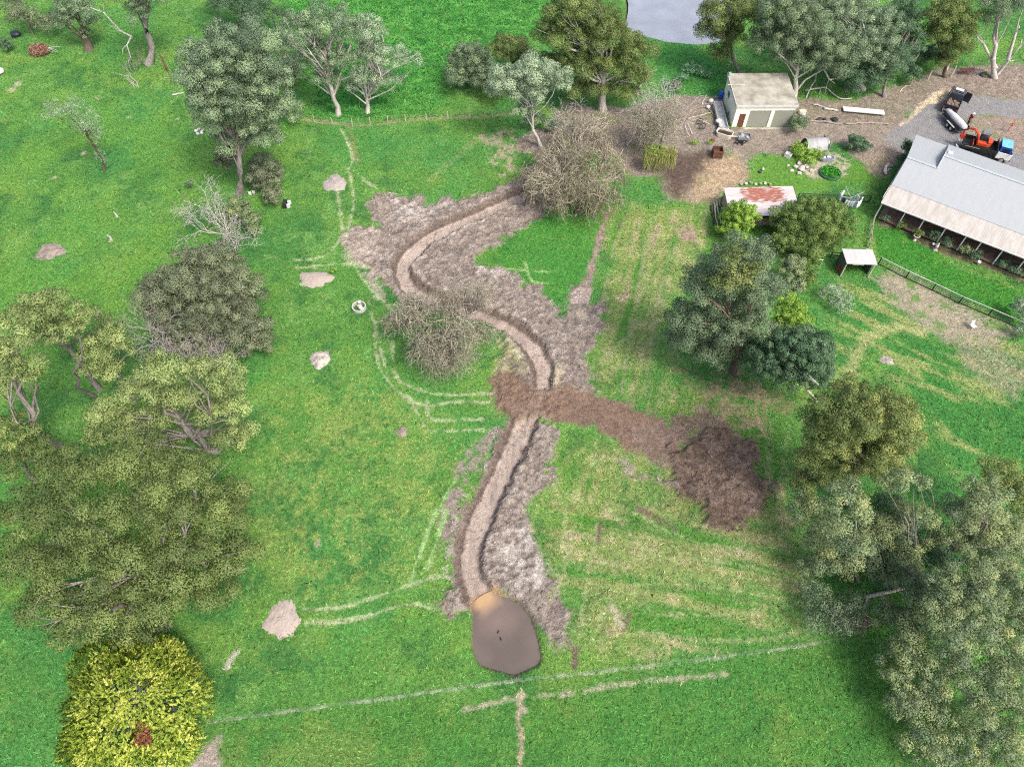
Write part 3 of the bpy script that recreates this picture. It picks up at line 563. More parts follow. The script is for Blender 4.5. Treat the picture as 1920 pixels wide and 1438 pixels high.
def ribbons(name, paths, wd, tone, m, parent, rng):
    """paths (n, k, 3): thin twigs as three-sided prisms"""
    n, k, _ = paths.shape; t = norm(np.gradient(paths, axis=1)); a = norm(np.cross(t, rng.normal(size=(n, 1, 3)))); b = np.cross(t, a)
    ww = (wd[:, None] * np.linspace(1, .35, k)[None, :])[..., None]; rings = []
    for i in range(3):
        th = 2 * math.pi * i / 3; rings.append(paths + (a * math.cos(th) + b * math.sin(th)) * ww)
    V = np.stack(rings, 2).reshape(-1, 3); base = (np.arange(n)[:, None] * k + np.arange(k - 1)[None, :]) * 3; F = []
    for i in range(3): j = (i + 1) % 3; F.append(np.stack([base + i, base + j, base + 3 + j, base + 3 + i], -1).reshape(-1, 4))
    T = np.repeat(tone, k - 1); return mesh_np(name, V, np.concatenate(F), m, parent, attrs={'tone': ('FACE', np.clip(np.concatenate([T] * 3), 0, 1))})

def willow(name, label, base, lobes, seed, leaf='twig', strands=2600, group=None, hang=(1.2, 3.0), wd=.022, trunk=.38, part='twigs', cat='willow tree', green=.0, DROP=.45, limb=None):
    """lobes: (px, py, r_px, z): heads from which the twigs arch out and hang"""
    rng = np.random.default_rng(seed); B = at(*base); B[2] = gz(B[0], B[1]); root = empty(name, B, 0, label, cat, group)
    mb = MB(); top = np.array([rng.normal() * .2, rng.normal() * .2, 2.2]); mb.tube(curve((0, 0, -.15), top, rng, .05, 4), [trunk * 1.3, trunk, trunk * .95, trunk * .9, trunk * .8], 9, False); mb.build('trunk', BARK_B, root, smooth=True)
    mb = MB(); st = []; dr = []; tn = []
    tot = sum(l[2] ** 2 for l in lobes)
    for px, py, rp, z in lobes:
        c = at(px, py, z); s = mpp(c); r = rp * s; c = c - B; Q = curve(top, c, rng, .12, 5, .05)
        mb.tube(Q, list(np.linspace(trunk * .5, trunk * .13, 6)), 6, False); n = int(strands * rp ** 2 / tot); lt = rng.normal() * .09
        for _ in range(16):
            q = norm(rng.normal(size=3) + np.array([0, 0, .6])); e = c + q * r * np.array([.75, .75, .5]); P = curve(Q[3], e, rng, .15, 4, .05); mb.tube(P, list(np.linspace(trunk * .16, .03, 5)), 4, False)
        q = norm(rng.normal(size=(n, 3)) + np.array([0, 0, .30])); rad = rng.random(n) ** .45
        st.append(c + q * r * np.array([.85, .85, .65]) * rad[:, None]); dr.append(q); tn.append(np.clip(.5 + lt + rng.normal(size=n) * .2, 0, 1))
    mb.build('limb', limb or BARK_G, root, smooth=True)
    S = np.concatenate(st); D = np.concatenate(dr); T = np.concatenate(tn); n = len(S); K = 7
    ln = rng.uniform(*hang, n); D2 = norm(D + rng.normal(size=(n, 3)) * .95); t = np.linspace(0, 1, K); wob = rng.normal(size=(n, 3)) * .38
    P = S[:, None, :] + D2[:, None, :] * (ln * .55)[:, None, None] * (t * (1 - .25 * t))[None, :, None] + wob[:, None, :] * np.sin(t * 3)[None, :, None]
    P[:, :, 2] -= (ln[:, None] * DROP) * (t[None, :] ** 1.9); P[:, :, 2] = np.maximum(P[:, :, 2], .06)
    ribbons(part, P, wd * rng.uniform(.6, 1.4, n), T, LM[leaf], root, rng)
    # short side twigs make the fuzz
    m = int(n * 1.8); a = rng.integers(0, n, m); j = rng.integers(1, K - 1, m); A = P[a, j]; d = norm(P[a, j + 1] - P[a, j] + rng.normal(size=(m, 3)) * .25); sl = rng.uniform(.2, .6, m)
    P2 = A[:, None, :] + d[:, None, :] * sl[:, None, None] * np.linspace(0, 1, 3)[None, :, None]; P2[:, 2, 2] -= .08
    ribbons(part, P2, wd * .6 * np.ones(m), np.clip(T[a] + rng.normal(size=m) * .12, 0, 1), LM[leaf if not green else 'twigg'], root, rng)
    return root

def bare(name, label, base, spec, seed, m=BARK_D, depth=5, r0=.10, group=None, cat='dead shrub', spread=.75, shrink=.74, kids=3):
    """spec: main limbs as (px, py, z) ends; each divides again and again"""
    rng = np.random.default_rng(seed); B = at(*base); B[2] = gz(B[0], B[1]); root = empty(name, B, 0, label, cat, group); mb = MB()
    def grow(p, d, l, r, k):
        e = p + d * l; mid = (p + e) / 2 + rng.normal(size=3) * l * .08; mb.tube([p, mid, e], [r, r * .85, r * .68], 4 if k < 4 else 6, False)
        if k <= 0: return
        for i in range(kids if k > 1 else 2):
            nd = norm(d + rng.normal(size=3) * spread + np.array([0, 0, .08])); grow(e if i else mid, nd, l * shrink * rng.uniform(.75, 1.2), max(r * .62, .012), k - 1)
    for px, py, z in spec:
        e = at(px, py, z) - B; l = np.linalg.norm(e); grow(np.array([rng.normal() * .15, rng.normal() * .15, -.05]), norm(e), l * .55, r0, depth)
    mb.build('branches', m, root, smooth=True); return root
EU, SH = 'eucalyptus tree', 'shrub'
def twigs_extra(ends, r=.05, bark=BARK_W, start=None, name='bare_limb'):
    def f(root, B, rng):
        for e in ends:
            pts = [at_plane(px, py, B[1] + dy) - B for px, py, dy in e]; mb = MB(); mb.tube(pts, list(np.linspace(r * 1.5, r * .5, len(pts))), 6, False)
            for _ in range(5):
                i = int(rng.integers(1, len(pts))); a = np.array(pts[i]); b = a + norm(np.array(pts[i]) - np.array(pts[i - 1]) + rng.normal(size=3) * .9) * rng.uniform(.6, 1.8); mb.tube(curve(a, b, rng, .12, 3), [r * .5, r * .4, r * .3, r * .15], 4, False)
            mb.build(name, bark, root, smooth=True)
    return f
# --- upper left
tree('eucalyptus_tree', 'tall dense grey-green eucalyptus with a pale trunk, standing alone in the upper left paddock', EU, [(385, 120, 62, 55, None), (450, 95, 80, 62, None), (500, 150, 55, 55, None), (415, 200, 65, 60, None), (470, 215, 60, 50, None), (435, 155, 90, 80, None), (430, 265, 40, 30, None), (510, 200, 40, 40, None), (500, 255, 35, 28, None)],
     (447, 360), 'grey', BARK_G, 1.05, 330, trunk=.42, seed=1, limbs=30, extra=twigs_extra([[(452, 262, 0), (480, 268, .5), (510, 240, 1), (525, 205, 1)], [(505, 245, 1), (515, 215, 1.2), (510, 175, 1)]], .07))
tree('eucalyptus_sapling', 'bushy olive-brown young eucalyptus at the foot of the tall dense eucalyptus', EU, [(495, 325, 38, 36, 1.6), (510, 365, 22, 24, .9), (425, 300, 28, 24, 2.6)], None, 'brown', BARK_B, .7, 380, trunk=.08, limbs=8, seed=2)
tree('eucalyptus_tree', 'open-crowned eucalyptus with a forked white trunk, left of the pair behind the upper fence', EU, [(560, 55, 45, 38, None), (620, 40, 55, 35, None), (600, 95, 40, 30, None), (640, 110, 40, 30, None), (575, 115, 30, 25, None), (660, 60, 35, 32, None), (615, 145, 32, 24, None)],
     (633, 212), 'grey', BARK_W, .85, 220, trunk=.34, seed=3, limbs=34, cover=.72, fork=.3, inner=.15, limb_r=.42, extra=twigs_extra([[(620, 178, 0), (595, 160, .4), (575, 148, 1)], [(624, 185, 0), (640, 150, -.4), (660, 142, -1)]], .08))
tree('eucalyptus_tree', 'open-crowned eucalyptus with low white limbs, right of the pair behind the upper fence', EU, [(690, 55, 36, 30, None), (700, 95, 40, 26, None), (740, 105, 32, 24, None), (780, 112, 18, 16, None), (690, 140, 36, 24, None), (660, 160, 22, 18, None), (720, 150, 34, 20, None)],
     (688, 207), 'greyp', BARK_W, .75, 210, trunk=.28, seed=4, limbs=34, cover=.75, fork=.25, inner=.15, limb_r=.45, extra=twigs_extra([[(686, 195, 0), (665, 178, .4), (645, 165, .8)], [(690, 188, 0), (730, 170, .5), (755, 150, 1), (775, 125, 1)]], .07))
tree('eucalyptus_tree', 'leaning thick grey trunk with few leaves, at the top left edge of the photo', EU, [(262, 20, 26, 40, None), (245, -25, 60, 40, None), (300, 0, 25, 20, None)], (277, 118), 'grey', BARK_G, .8, 230, trunk=.55, seed=5, limbs=10, cover=1.0, extra=twigs_extra([[(248, 70, 0), (225, 58, .3), (195, 25, .5), (170, 15, .5)], [(246, 70, 0), (238, 85, -.5), (245, 108, -1)]], .09))
tree('eucalyptus_tree', 'stout dark eucalyptus with shredded bark left of the leaning grey trunk', EU, [(140, 15, 42, 30, None), (120, 35, 25, 20, None), (170, 40, 20, 18, None), (160, 62, 16, 14, None)], (165, 88), 'grey', BARK_B, .8, 260, trunk=.62, seed=6, limbs=12)
tree('wattle_tree', 'rusty brown wispy tree in the top left corner', 'tree', [(40, 28, 32, 22, 2.8), (90, 42, 30, 22, 2.2), (20, 5, 30, 20, 3)], None, 'brown', BARK_B, .8, 170, trunk=.15, seed=7, cover=1.0, group=None)
tree('eucalyptus_sapling', 'small leaning sapling with see-through pale foliage on the left paddock', EU, [(105, 208, 26, 26, None), (140, 205, 32, 26, None), (165, 235, 30, 28, None), (185, 255, 20, 30, None), (190, 295, 12, 18, None)], (195, 319), 'greyp', BARK_B, .7, 150, L=.26, Wd=.08, trunk=.14, seed=8, limbs=16, cover=.9, inner=.2)
tree('dark_tree', 'dark grey-green tree cut by the top edge, left of the white-trunked pair', 'tree', [(430, 8, 40, 26, 3.2), (480, 20, 42, 28, 3.2), (520, 30, 24, 22, 2.4), (400, -10, 30, 20, 3)], None, 'dark', BARK_B, .9, 260, trunk=.2, seed=9)
tree('dark_tree', 'dull scrubby tree behind the white-trunked pair, half hidden by the tall eucalyptus', 'tree', [(540, 85, 30, 34, 2.8), (545, 130, 30, 30, 2.2), (540, 200, 26, 26, 1.8), (555, 220, 18, 16, 1.2)], None, 'grey', BARK_B, .8, 240, trunk=.15, seed=10, cover=1.2)
# --- left middle
bare('dead_shrub', 'bare silver-grey dead shrub beside the green bush below the tall eucalyptus', (430, 440), [(375, 375, 2.6), (395, 400, 2.2), (420, 390, 2.4), (440, 430, 1.6), (455, 460, 1.0), (345, 430, .6), (410, 420, 2.4), (430, 455, 1.2)], 11, r0=.07, depth=5)
tree('shrub', 'grey-green bush growing through the silver dead shrub', SH, [(450, 390, 26, 24, 2.0), (470, 415, 20, 26, 1.4)], None, 'blue', BARK_B, .6, 420, trunk=.06, limbs=6, seed=12)
tree('brown_olive_tree', 'broad dense brown-olive tree with a smooth dome in the left paddock', 'tree', [(385, 520, 80, 66, 5.0), (330, 555, 70, 60, 4.0), (430, 560, 70, 60, 4.5), (455, 620, 60, 50, 3.2), (390, 600, 80, 60, 3.6), (300, 560, 40, 50, 3), (490, 640, 36, 30, 2.2)], None, 'brown', BARK_B, .95, 420, L=.30, trunk=.4, seed=13, limbs=10, cover=1.9)
bare('dead_shrub', 'pinkish grey bare shrub against the lower left of the brown-olive tree', (310, 660), [(280, 600, 3.8), (310, 590, 4.2), (340, 600, 4.0), (330, 625, 3.4), (285, 630, 3.0), (270, 615, 3.4)], 14, r0=.07, depth=5, m=mat('twig_pink', (.42, .37, .355), .85))
bare('dead_shrub', 'pinkish grey bare shrub tucked between the brown-olive and lemon-green trees', (375, 700), [(350, 650, 3.6), (385, 640, 3.8), (410, 660, 3.2), (370, 665, 3.6), (420, 645, 3.0)], 15, r0=.07, depth=5, m=mat('twig_pink', (.42, .37, .355), .85))
tree('shrub', 'small dark green bush between the two pinkish bare shrubs', SH, [(350, 628, 24, 18, 2.0), (300, 645, 24, 14, 1.6)], None, 'dark', BARK_B, .6, 420, trunk=.06, limbs=4, seed=16)
tree('lemon_eucalyptus', 'tall yellow-green eucalyptus with leaning trunks at the left edge, topmost of its grove', EU, [(85, 575, 55, 34, None), (45, 590, 40, 30, None), (130, 600, 45, 30, None), (95, 620, 50, 28, None), (160, 590, 28, 22, None), (20, 600, 30, 28, None)], (172, 738), 'lemon', BARK_G, 1.0, 300, trunk=.26, seed=17, limbs=14, inner=.2, cover=1.6, stems=2)
tree('lemon_eucalyptus', 'yellow-green eucalyptus whose long grey trunk slopes out of the left edge', EU, [(30, 640, 36, 26, None), (40, 685, 36, 34, None), (5, 660, 40, 40, None), (10, 720, 36, 28, None), (55, 700, 24, 22, None)], (106, 832), 'lemon', BARK_G, .95, 300, trunk=.34, seed=18, limbs=9, inner=.2, cover=1.6)
tree('lemon_eucalyptus', 'smaller pale green eucalyptus between the leaning grove and the widest lemon-green crown', EU, [(205, 625, 42, 30, 7.0), (225, 655, 34, 28, 6.5), (180, 675, 40, 30, 6.2), (165, 640, 30, 26, 7), (205, 690, 36, 22, 5.4)], (250, 750), 'lemon', BARK_G, .9, 300, trunk=.18, seed=19, limbs=16, inner=.2, cover=1.1)
tree('lemon_eucalyptus', 'wide flat-topped lemon-green eucalyptus showing its white branching limbs', EU, [(305, 690, 52, 34, None), (265, 730, 48, 36, None), (345, 740, 55, 40, None), (430, 705, 48, 36, None), (420, 760, 50, 40, None), (210, 770, 46, 36, None), (300, 785, 48, 30, None), (445, 815, 40, 40, None), (240, 800, 40, 28, None), (180, 815, 36, 26, None), (300, 835, 50, 26, None), (370, 690, 34, 26, None)],
     (405, 842), 'lemon', BARK_G, .95, 300, trunk=.34, seed=20, limbs=26, inner=.2, cover=1.9, fork=.2, limb_r=.42)
tree('lemon_eucalyptus', 'yellow-green eucalyptus at the left edge below the long sloping trunk', EU, [(25, 800, 46, 28, 6.5), (65, 838, 42, 26, 5.6), (20, 860, 50, 36, 5.4), (0, 830, 36, 34, 6), (110, 868, 40, 22, 4.6)], (60, 900), 'olive', BARK_G, .9, 300, trunk=.2, seed=21, limbs=12, inner=.2, cover=1.2)
tree('olive_eucalyptus', 'huge spreading olive eucalyptus filling the lower left, many pale limbs inside', EU, [(250, 860, 75, 48, 11), (340, 890, 75, 55, 10.5), (150, 890, 80, 50, 10.5), (415, 950, 72, 70, 8.5), (300, 955, 85, 60, 11), (200, 975, 90, 60, 11), (85, 960, 75, 55, 9.5), (20, 960, 50, 50, 9), (440, 1035, 56, 60, 6.5), (340, 1040, 85, 60, 8.5), (230, 1060, 85, 55, 8.5), (115, 1050, 80, 55, 7.5), (30, 1050, 50, 50, 6.5), (300, 1120, 85, 50, 6), (190, 1140, 80, 45, 5.5), (90, 1130, 66, 46, 5), (400, 1110, 56, 42, 5), (250, 1170, 60, 36, 4.5), (130, 1180, 56, 30, 4)],
     (312, 1090), 'olive', BARK_G, dens=330, L=.30, rsub=1.2, trunk=.5, seed=22, limbs=40, cover=1.7, inner=.2, fork=.25, stems=3)
tree('shrub', 'small blue-grey shrub in the gap above the golden conifer', SH, [(300, 1175, 22, 16, .7)], None, 'blue', BARK_B, .35, 500, L=.2, trunk=.04, limbs=3, seed=23)

def golden_conifer():
    rng = np.random.default_rng(77); B = at(255, 1335); B[2] = gz(B[0], B[1])
    root = empty('golden_conifer', B, 0, 'bright golden-yellow conifer with feathery fronds and one rust-red patch, bottom left', 'conifer')
    lobes = [(255, 1320, 118, 110, 2.6), (185, 1250, 48, 44, 3.2), (290, 1240, 55, 40, 3.0), (340, 1330, 54, 78, 2.6), (200, 1380, 62, 62, 2.0), (300, 1400, 70, 50, 2.0), (160, 1395, 44, 40, 1.2), (255, 1300, 70, 60, 3.9)]
    Nn = []; Cs, Ds, Ls, Ts, kind = [], [], [], [], []; red = at(285, 1385, 3.0) - B
    greys = [at(x, y, 4) - B for x, y in ((235, 1300), (288, 1292), (325, 1325), (205, 1335), (245, 1262), (230, 1368), (140, 1310), (270, 1240))]
    for px, py, rx, ry, z in lobes:
        c = at(px, py, z); s = mpp(c); Rd = np.array([rx * s, ry * s, ry * s * .9]); c = c - B; n = int(760 * (rx / 60) ** 2)
        q = norm(rng.normal(size=(n, 3)) + np.array([0, 0, .3]))
        for qq in q[q[:, 2] > -.3]:
            p = c + qq * Rd * rng.uniform(.8, 1.04); ax = norm(qq * np.array([1, 1, .45]) + rng.normal(size=3) * .42 + np.array([0, 0, .05])); m = 16; ln = rng.uniform(.18, .50)
            if p[2] < .1: continue
            isred = np.linalg.norm((p - red)[:2]) < .58 and p[2] > 1.2
            dg = min(np.linalg.norm((p - g)[:2]) for g in greys)
            if dg < .50 and rng.random() < .85: continue
            u = rng.random(m); sd = norm(rng.normal(size=(m, 3)) + np.array([0, 0, .2])); d = norm(ax + sd * .75)
            Cs.append(p + ax * (u * ln)[:, None] + d * .06); Ds.append(d); Nn.append(norm(qq + np.array([0, 0, .35]) + rng.normal(size=(m, 3)) * .35)); Ls.append(rng.uniform(.11, .25, m)); t = .50 + .22 * math.sin(p[0] * 2.3 + 1) * math.sin(p[1] * 2.1) - .3 * (p[0] < -1.9) + rng.normal() * .14 + rng.normal(size=m) * .12; Ts.append(t); kind.append(np.full(m, isred))  # left fronds toned darker: greener old growth plus the shaded side painted in
    C = np.concatenate(Cs); D = np.concatenate(Ds); L = np.concatenate(Ls); T = np.concatenate(Ts); K = np.concatenate(kind)
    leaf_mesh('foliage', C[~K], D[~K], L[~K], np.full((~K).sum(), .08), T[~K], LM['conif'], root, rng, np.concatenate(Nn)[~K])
    tag(leaf_mesh('foliage', C[K], D[K], L[K], np.full(K.sum(), .07), T[K], LM['rust'], root, rng), 'dead rust-red patch of fronds')
    mb = MB(); mb.tube([(0, 0, -.1), (.05, 0, 1.5), (0, .05, 3.8)], [.3, .24, .06], 8); mb.build('trunk', BARK_B, root, smooth=True); mb = MB()
    for g in greys:
        for _ in range(16):
            e = np.array([g[0], g[1], rng.uniform(2.4, 3.6)]) + rng.normal(size=3) * np.array([.35, .35, .2]); mb.tube(curve((g[0] * .7, g[1] * .7, 1.8), e, rng, .08, 3), [.03, .022, .016, .008], 4, False)
    for i in range(60):
        q = norm(rng.normal(size=3) + np.array([0, 0, .4])); mb.tube([(0, 0, 1 + rng.random()), (q[0] * 3.2, q[1] * 3.2, 1 + abs(q[2]) * 2)], [.05, .02], 4, False)
    mb.build('branches', mat('grey_twigs', (.42, .41, .42), .9), root)
golden_conifer()
# --- centre: willows
willow('willow_tree', 'large tangled straw-coloured bare willow over the top end of the ditch', (1085, 395), [(1095, 238, 30, 6.5), (1050, 262, 30, 6), (1125, 268, 34, 6.4), (1085, 300, 40, 6), (1030, 300, 34, 5), (1145, 310, 34, 4.8), (1015, 338, 34, 4.0), (1060, 345, 36, 4.4), (1105, 345, 40, 4.4), (1145, 370, 30, 3.0), (1105, 385, 26, 2.4), (1045, 378, 30, 2.6), (995, 360, 20, 2.2), (1070, 225, 22, 5), (985, 325, 18, 2.6), (1165, 330, 20, 4), (1130, 222, 22, 5)], 31, strands=2900, hang=(.9, 2.6), wd=.024, DROP=.55, limb=mat('willow_limb', (.38, .34, .28), .9, .3))
willow('willow_tree', 'bare grey-tan willow drooping over the bend of the ditch in the centre', (840, 655), [(835, 570, 46, 5), (890, 555, 40, 4.6), (775, 590, 44, 4.6), (860, 620, 48, 4.2), (800, 650, 46, 3.2), (860, 665, 44, 2.8), (825, 680, 40, 2.4), (735, 605, 28, 3), (905, 620, 30, 3), (770, 570, 30, 4.2)], 32, leaf='twigp', strands=3000, hang=(.6, 1.9), wd=.017, DROP=.5, limb=mat('willow_limb_dark', (.13, .11, .10), .9, .3), trunk=.3)
tree('bare_willow_sapling', 'green weeping willow sapling with hanging strands beside the straw-coloured willow', 'willow tree', [(1230, 280, 24, 12, 3.0)], (1232, 318), 'lime', BARK_B, .5, 60, trunk=.1, limbs=5, seed=34, extra=lambda root, B, rng: ribbons('hanging_strand', (lambda S, ln: S[:, None, :] + np.array([0, 0, -1.0])[None, None, :] * (ln[:, None] * np.linspace(0, 1, 5)[None, :])[..., None] + rng.normal(size=(len(S), 5, 3)) * .05)(np.stack([rng.uniform(-1.9, 1.9, 520), rng.uniform(-.9, .9, 520), rng.uniform(2.2, 3.2, 520)], 1), rng.uniform(1.2, 2.3, 520)), np.full(520, .028), rng.uniform(.3, .9, 520), LM['twigg'], root, rng))
willow('bare_tree', 'pale leafless tree with a ghostly mist of fine twigs left of the garage yard', (1235, 285), [(1225, 215, 40, 5), (1260, 210, 36, 4.6), (1200, 225, 30, 4.2), (1245, 250, 36, 3.4), (1215, 255, 30, 3)], 33, 'twigp', strands=1700, hang=(.5, 1.2), wd=.015, trunk=.2, part='twigs', cat='bare tree')
bare('bare_tree', 'white-branched dead treetop leaning behind the straw-coloured willow', (1095, 255), [(1065, 205, 3.2), (1085, 200, 3.6), (1050, 220, 2.6), (1105, 215, 3.0)], 35, r0=.07, depth=4, cat='bare tree')
bare('bare_tree', 'spreading white leafless tree above the pale misty tree', (1235, 240), [(1205, 185, 4.6), (1235, 180, 5.0), (1265, 185, 4.6), (1215, 200, 4.0), (1285, 205, 3.6)], 36, r0=.09, depth=5, cat='bare tree')
# --- top middle
tree('olive_eucalyptus', 'massive olive-brown eucalyptus at the top centre with fallen white limbs below', EU, [(1080, 15, 62, 42, None), (1050, 60, 58, 45, None), (1130, 60, 62, 50, None), (1190, 95, 46, 36, None), (1150, 120, 55, 38, None), (1090, 110, 60, 40, None), (1195, 140, 36, 26, None), (1110, 160, 50, 24, None), (1165, 165, 44, 22, None), (1040, 120, 40, 30, None)],
     (1130, 205), 'olive', BARK_W, 1.05, 300, trunk=.5, seed=41, limbs=36, cover=1.5, extra=twigs_extra([[(1105, 160, 0), (1120, 145, .2), (1150, 165, .4), (1195, 178, .6)], [(1190, 175, 0), (1205, 155, .2), (1210, 140, .2)]], .10))
tree('brown_olive_tree', 'rounded dull olive tree between the umbrella-shaped grey gum and the massive olive eucalyptus', 'tree', [(960, 85, 42, 26, 4.2), (985, 105, 30, 26, 3.6), (935, 100, 30, 24, 3.6)], None, 'olive', BARK_B, .9, 320, trunk=.2, seed=42, cover=1.7)
tree('tea_tree', 'low grey-olive rounded tree at the upper field edge, leftmost of the central group', 'tree', [(880, 115, 46, 36, 3.2), (855, 145, 28, 26, 2.2), (905, 140, 34, 30, 2.4), (930, 165, 30, 22, 2.0)], None, 'mixed', BARK_B, .85, 330, trunk=.2, seed=43, cover=1.7)
tree('eucalyptus_tree', 'umbrella-shaped grey gum with a slim white trunk above the straw-coloured willow', EU, [(1000, 128, 46, 26, None), (955, 150, 46, 28, None), (1045, 150, 34, 30, None), (990, 165, 50, 26, None), (935, 170, 30, 20, None), (985, 205, 24, 14, None)], (1014, 272), 'greyp', BARK_W, .85, 330, trunk=.22, seed=44, limbs=26, cover=1.35, inner=.15, fork=.35)
tree('shrub', 'grey weedy bush at the foot of the umbrella-shaped gum', SH, [(1000, 225, 26, 18, 1.2), (1035, 235, 22, 14, .9)], None, 'grey', BARK_B, .6, 260, trunk=.05, limbs=4, seed=45, cover=1.2)
tree('shrub', 'small dark round shrub on the grass left of the cream garage', SH, [(1269, 160, 12, 11, .8)], None, 'brown', BARK_B, .5, 420, trunk=.05, limbs=3, seed=46)
# --- top right behind the garage
tree('olive_eucalyptus', 'slender olive eucalyptus with a bare grey trunk directly behind the garage', EU, [(1345, 25, 42, 32, None), (1380, 15, 45, 36, None), (1335, 60, 34, 36, None), (1370, 60, 36, 32, None), (1350, 100, 26, 26, None), (1410, 30, 30, 36, None)], (1386, 138), 'olive', BARK_G, .95, 300, trunk=.26, seed=51, limbs=18)
tree('grey_gum', 'broad grey-green gum with a tilting pale trunk beside the right rear corner of the garage', EU, [(1500, 50, 60, 45, None), (1450, 70, 50, 45, None), (1545, 85, 55, 45, None), (1500, 100, 55, 36, None), (1470, 20, 60, 40, None), (1570, 120, 40, 32, None)], (1490, 178), 'mixed', BARK_W, 1.0, 330, trunk=.34, seed=52, limbs=30, cover=1.5, extra=twigs_extra([[(1494, 170, 0), (1510, 150, .2), (1545, 130, .5), (1575, 125, .8)], [(1545, 130, .5), (1555, 150, .3), (1570, 148, .3)]], .10))
tree('grey_gum', 'dense grey-green gum cut by the top edge, right of the broad gum', EU, [(1590, 30, 60, 50, 8), (1640, 60, 55, 50, 7), (1600, 90, 50, 40, 6), (1650, 105, 42, 36, 4.6), (1560, 10, 60, 40, 9)], (1620, 165), 'grey', BARK_W, 1.0, 330, trunk=.34, seed=53, limbs=26, cover=1.5)
tree('grey_gum', 'dark green-grey gum standing on the leaf litter behind the white sheet', EU, [(1690, 40, 46, 45, 7), (1670, 110, 42, 34, 4.2), (1700, 85, 36, 40, 5), (1640, 140, 40, 26, 2.8), (1600, 145, 36, 24, 2.6)], (1660, 180), 'dark', BARK_G, .95, 330, trunk=.28, seed=54, limbs=16, cover=1.6)
tree('olive_eucalyptus', 'upright olive eucalyptus at the top right above the mulch bank', EU, [(1775, 25, 44, 36, None), (1800, 50, 36, 40, None), (1760, 60, 34, 40, None), (1785, 85, 36, 32, None), (1770, 115, 26, 20, None)], (1775, 142), 'olive', BARK_B, .95, 320, trunk=.26, seed=55, limbs=12, cover=1.7)
tree('grey_gum', 'leaning silver-trunked gum in the top right corner by the mulch bank', EU, [(1870, 0, 50, 28, None), (1910, -5, 50, 30, None), (1850, 35, 30, 24, None)], (1868, 142), 'mixed', BARK_W, .9, 240, trunk=.34, seed=56, limbs=8, cover=1.2, extra=twigs_extra([[(1870, 140, 0), (1890, 115, 0), (1915, 85, .3), (1935, 70, .5)], [(1890, 112, 0), (1905, 60, .2), (1912, 30, .2)], [(1868, 128, 0), (1845, 85, .2), (1832, 70, .2)]], .16))
for i, (x, y, r, l) in enumerate([(1735, 100, 26, 'dark bushy undergrowth shrub left of the upright olive eucalyptus'), (1715, 140, 20, 'low green shrub on the mulch below the dark grey-green gum'), (1595, 165, 20, 'dark low shrub under the broad gum behind the fallen branch')]):
    tree('shrub', l, SH, [(x, y, r, r * .8, 1.2)], None, 'dark', BARK_B, .6, 360, trunk=.05, limbs=3, seed=57 + i)
# --- garden shrubs
tree('shrub', 'rounded dark olive shrub at the right front corner of the garage', SH, [(1495, 232, 19, 20, 1.1)], None, 'mixed', BARK_B, .5, 420, L=.24, trunk=.06, limbs=4, seed=61)
tree('shrub', 'dark bluish spiky shrub between the tunnel shelter and the big house', SH, [(1605, 268, 24, 17, .7), (1625, 275, 12, 9, .4)], None, 'dark', BARK_B, .5, 420, trunk=.05, limbs=4, seed=62)
tree('shrub', 'yellow-green leafy shrub in front of the tunnel shelter', SH, [(1503, 282, 24, 17, .5), (1532, 285, 22, 12, .4), (1518, 298, 24, 11, .4)], None, 'lime', BARK_B, .45, 380, L=.26, trunk=.04, limbs=4, seed=63)
tree('shrub', 'dark green hedge bush along the end wall of the big house', SH, [(1702, 275, 11, 18, 1.4), (1693, 300, 10, 20, 1.2), (1684, 325, 9, 14, .8)], None, 'dark', BARK_B, .5, 400, trunk=.05, limbs=3, seed=64)
tree('round_olive_tree', 'wide dome-shaped olive-green tree below the black garden fence', 'tree', [(1525, 415, 70, 44, 2.6), (1480, 415, 38, 40, 2.4), (1570, 425, 36, 40, 2.2), (1530, 450, 55, 28, 1.6)], None, 'round', BARK_B, .7, 430, L=.26, trunk=.25, seed=65, limbs=6, cover=2.0)
tree('citrus_tree', 'bright yellow-green citrus-like tree in front of the rust-roofed shed', 'tree', [(1385, 406, 40, 30, 2.0), (1375, 430, 32, 22, 1.2), (1395, 395, 24, 18, 2.8)], None, 'lime', BARK_B, .5, 420, L=.28, Wd=.15, trunk=.14, seed=66, limbs=8, cover=1.8)
tree('round_olive_tree', 'small round olive bush between the big mixed gum and the dome-shaped tree', 'tree', [(1477, 450, 36, 26, 1.9), (1440, 455, 16, 16, 1.2)], None, 'round', BARK_B, .55, 430, L=.24, trunk=.12, seed=67, limbs=4, cover=1.9)
tree('round_olive_tree', 'narrow upright olive bush just below the small round olive bush', 'tree', [(1517, 485, 20, 26, 1.8), (1512, 520, 22, 26, 1.2)], None, 'round', BARK_B, .5, 430, L=.24, trunk=.1, seed=68, limbs=4, cover=1.9)
tree('shrub', 'blue-grey broadleaf shrub wedged right of the big mixed gum', SH, [(1485, 500, 26, 26, 2.4), (1490, 535, 24, 24, 1.6)], None, 'blue', BARK_B, .5, 380, L=.34, Wd=.16, trunk=.1, seed=69, limbs=5, cover=1.5)
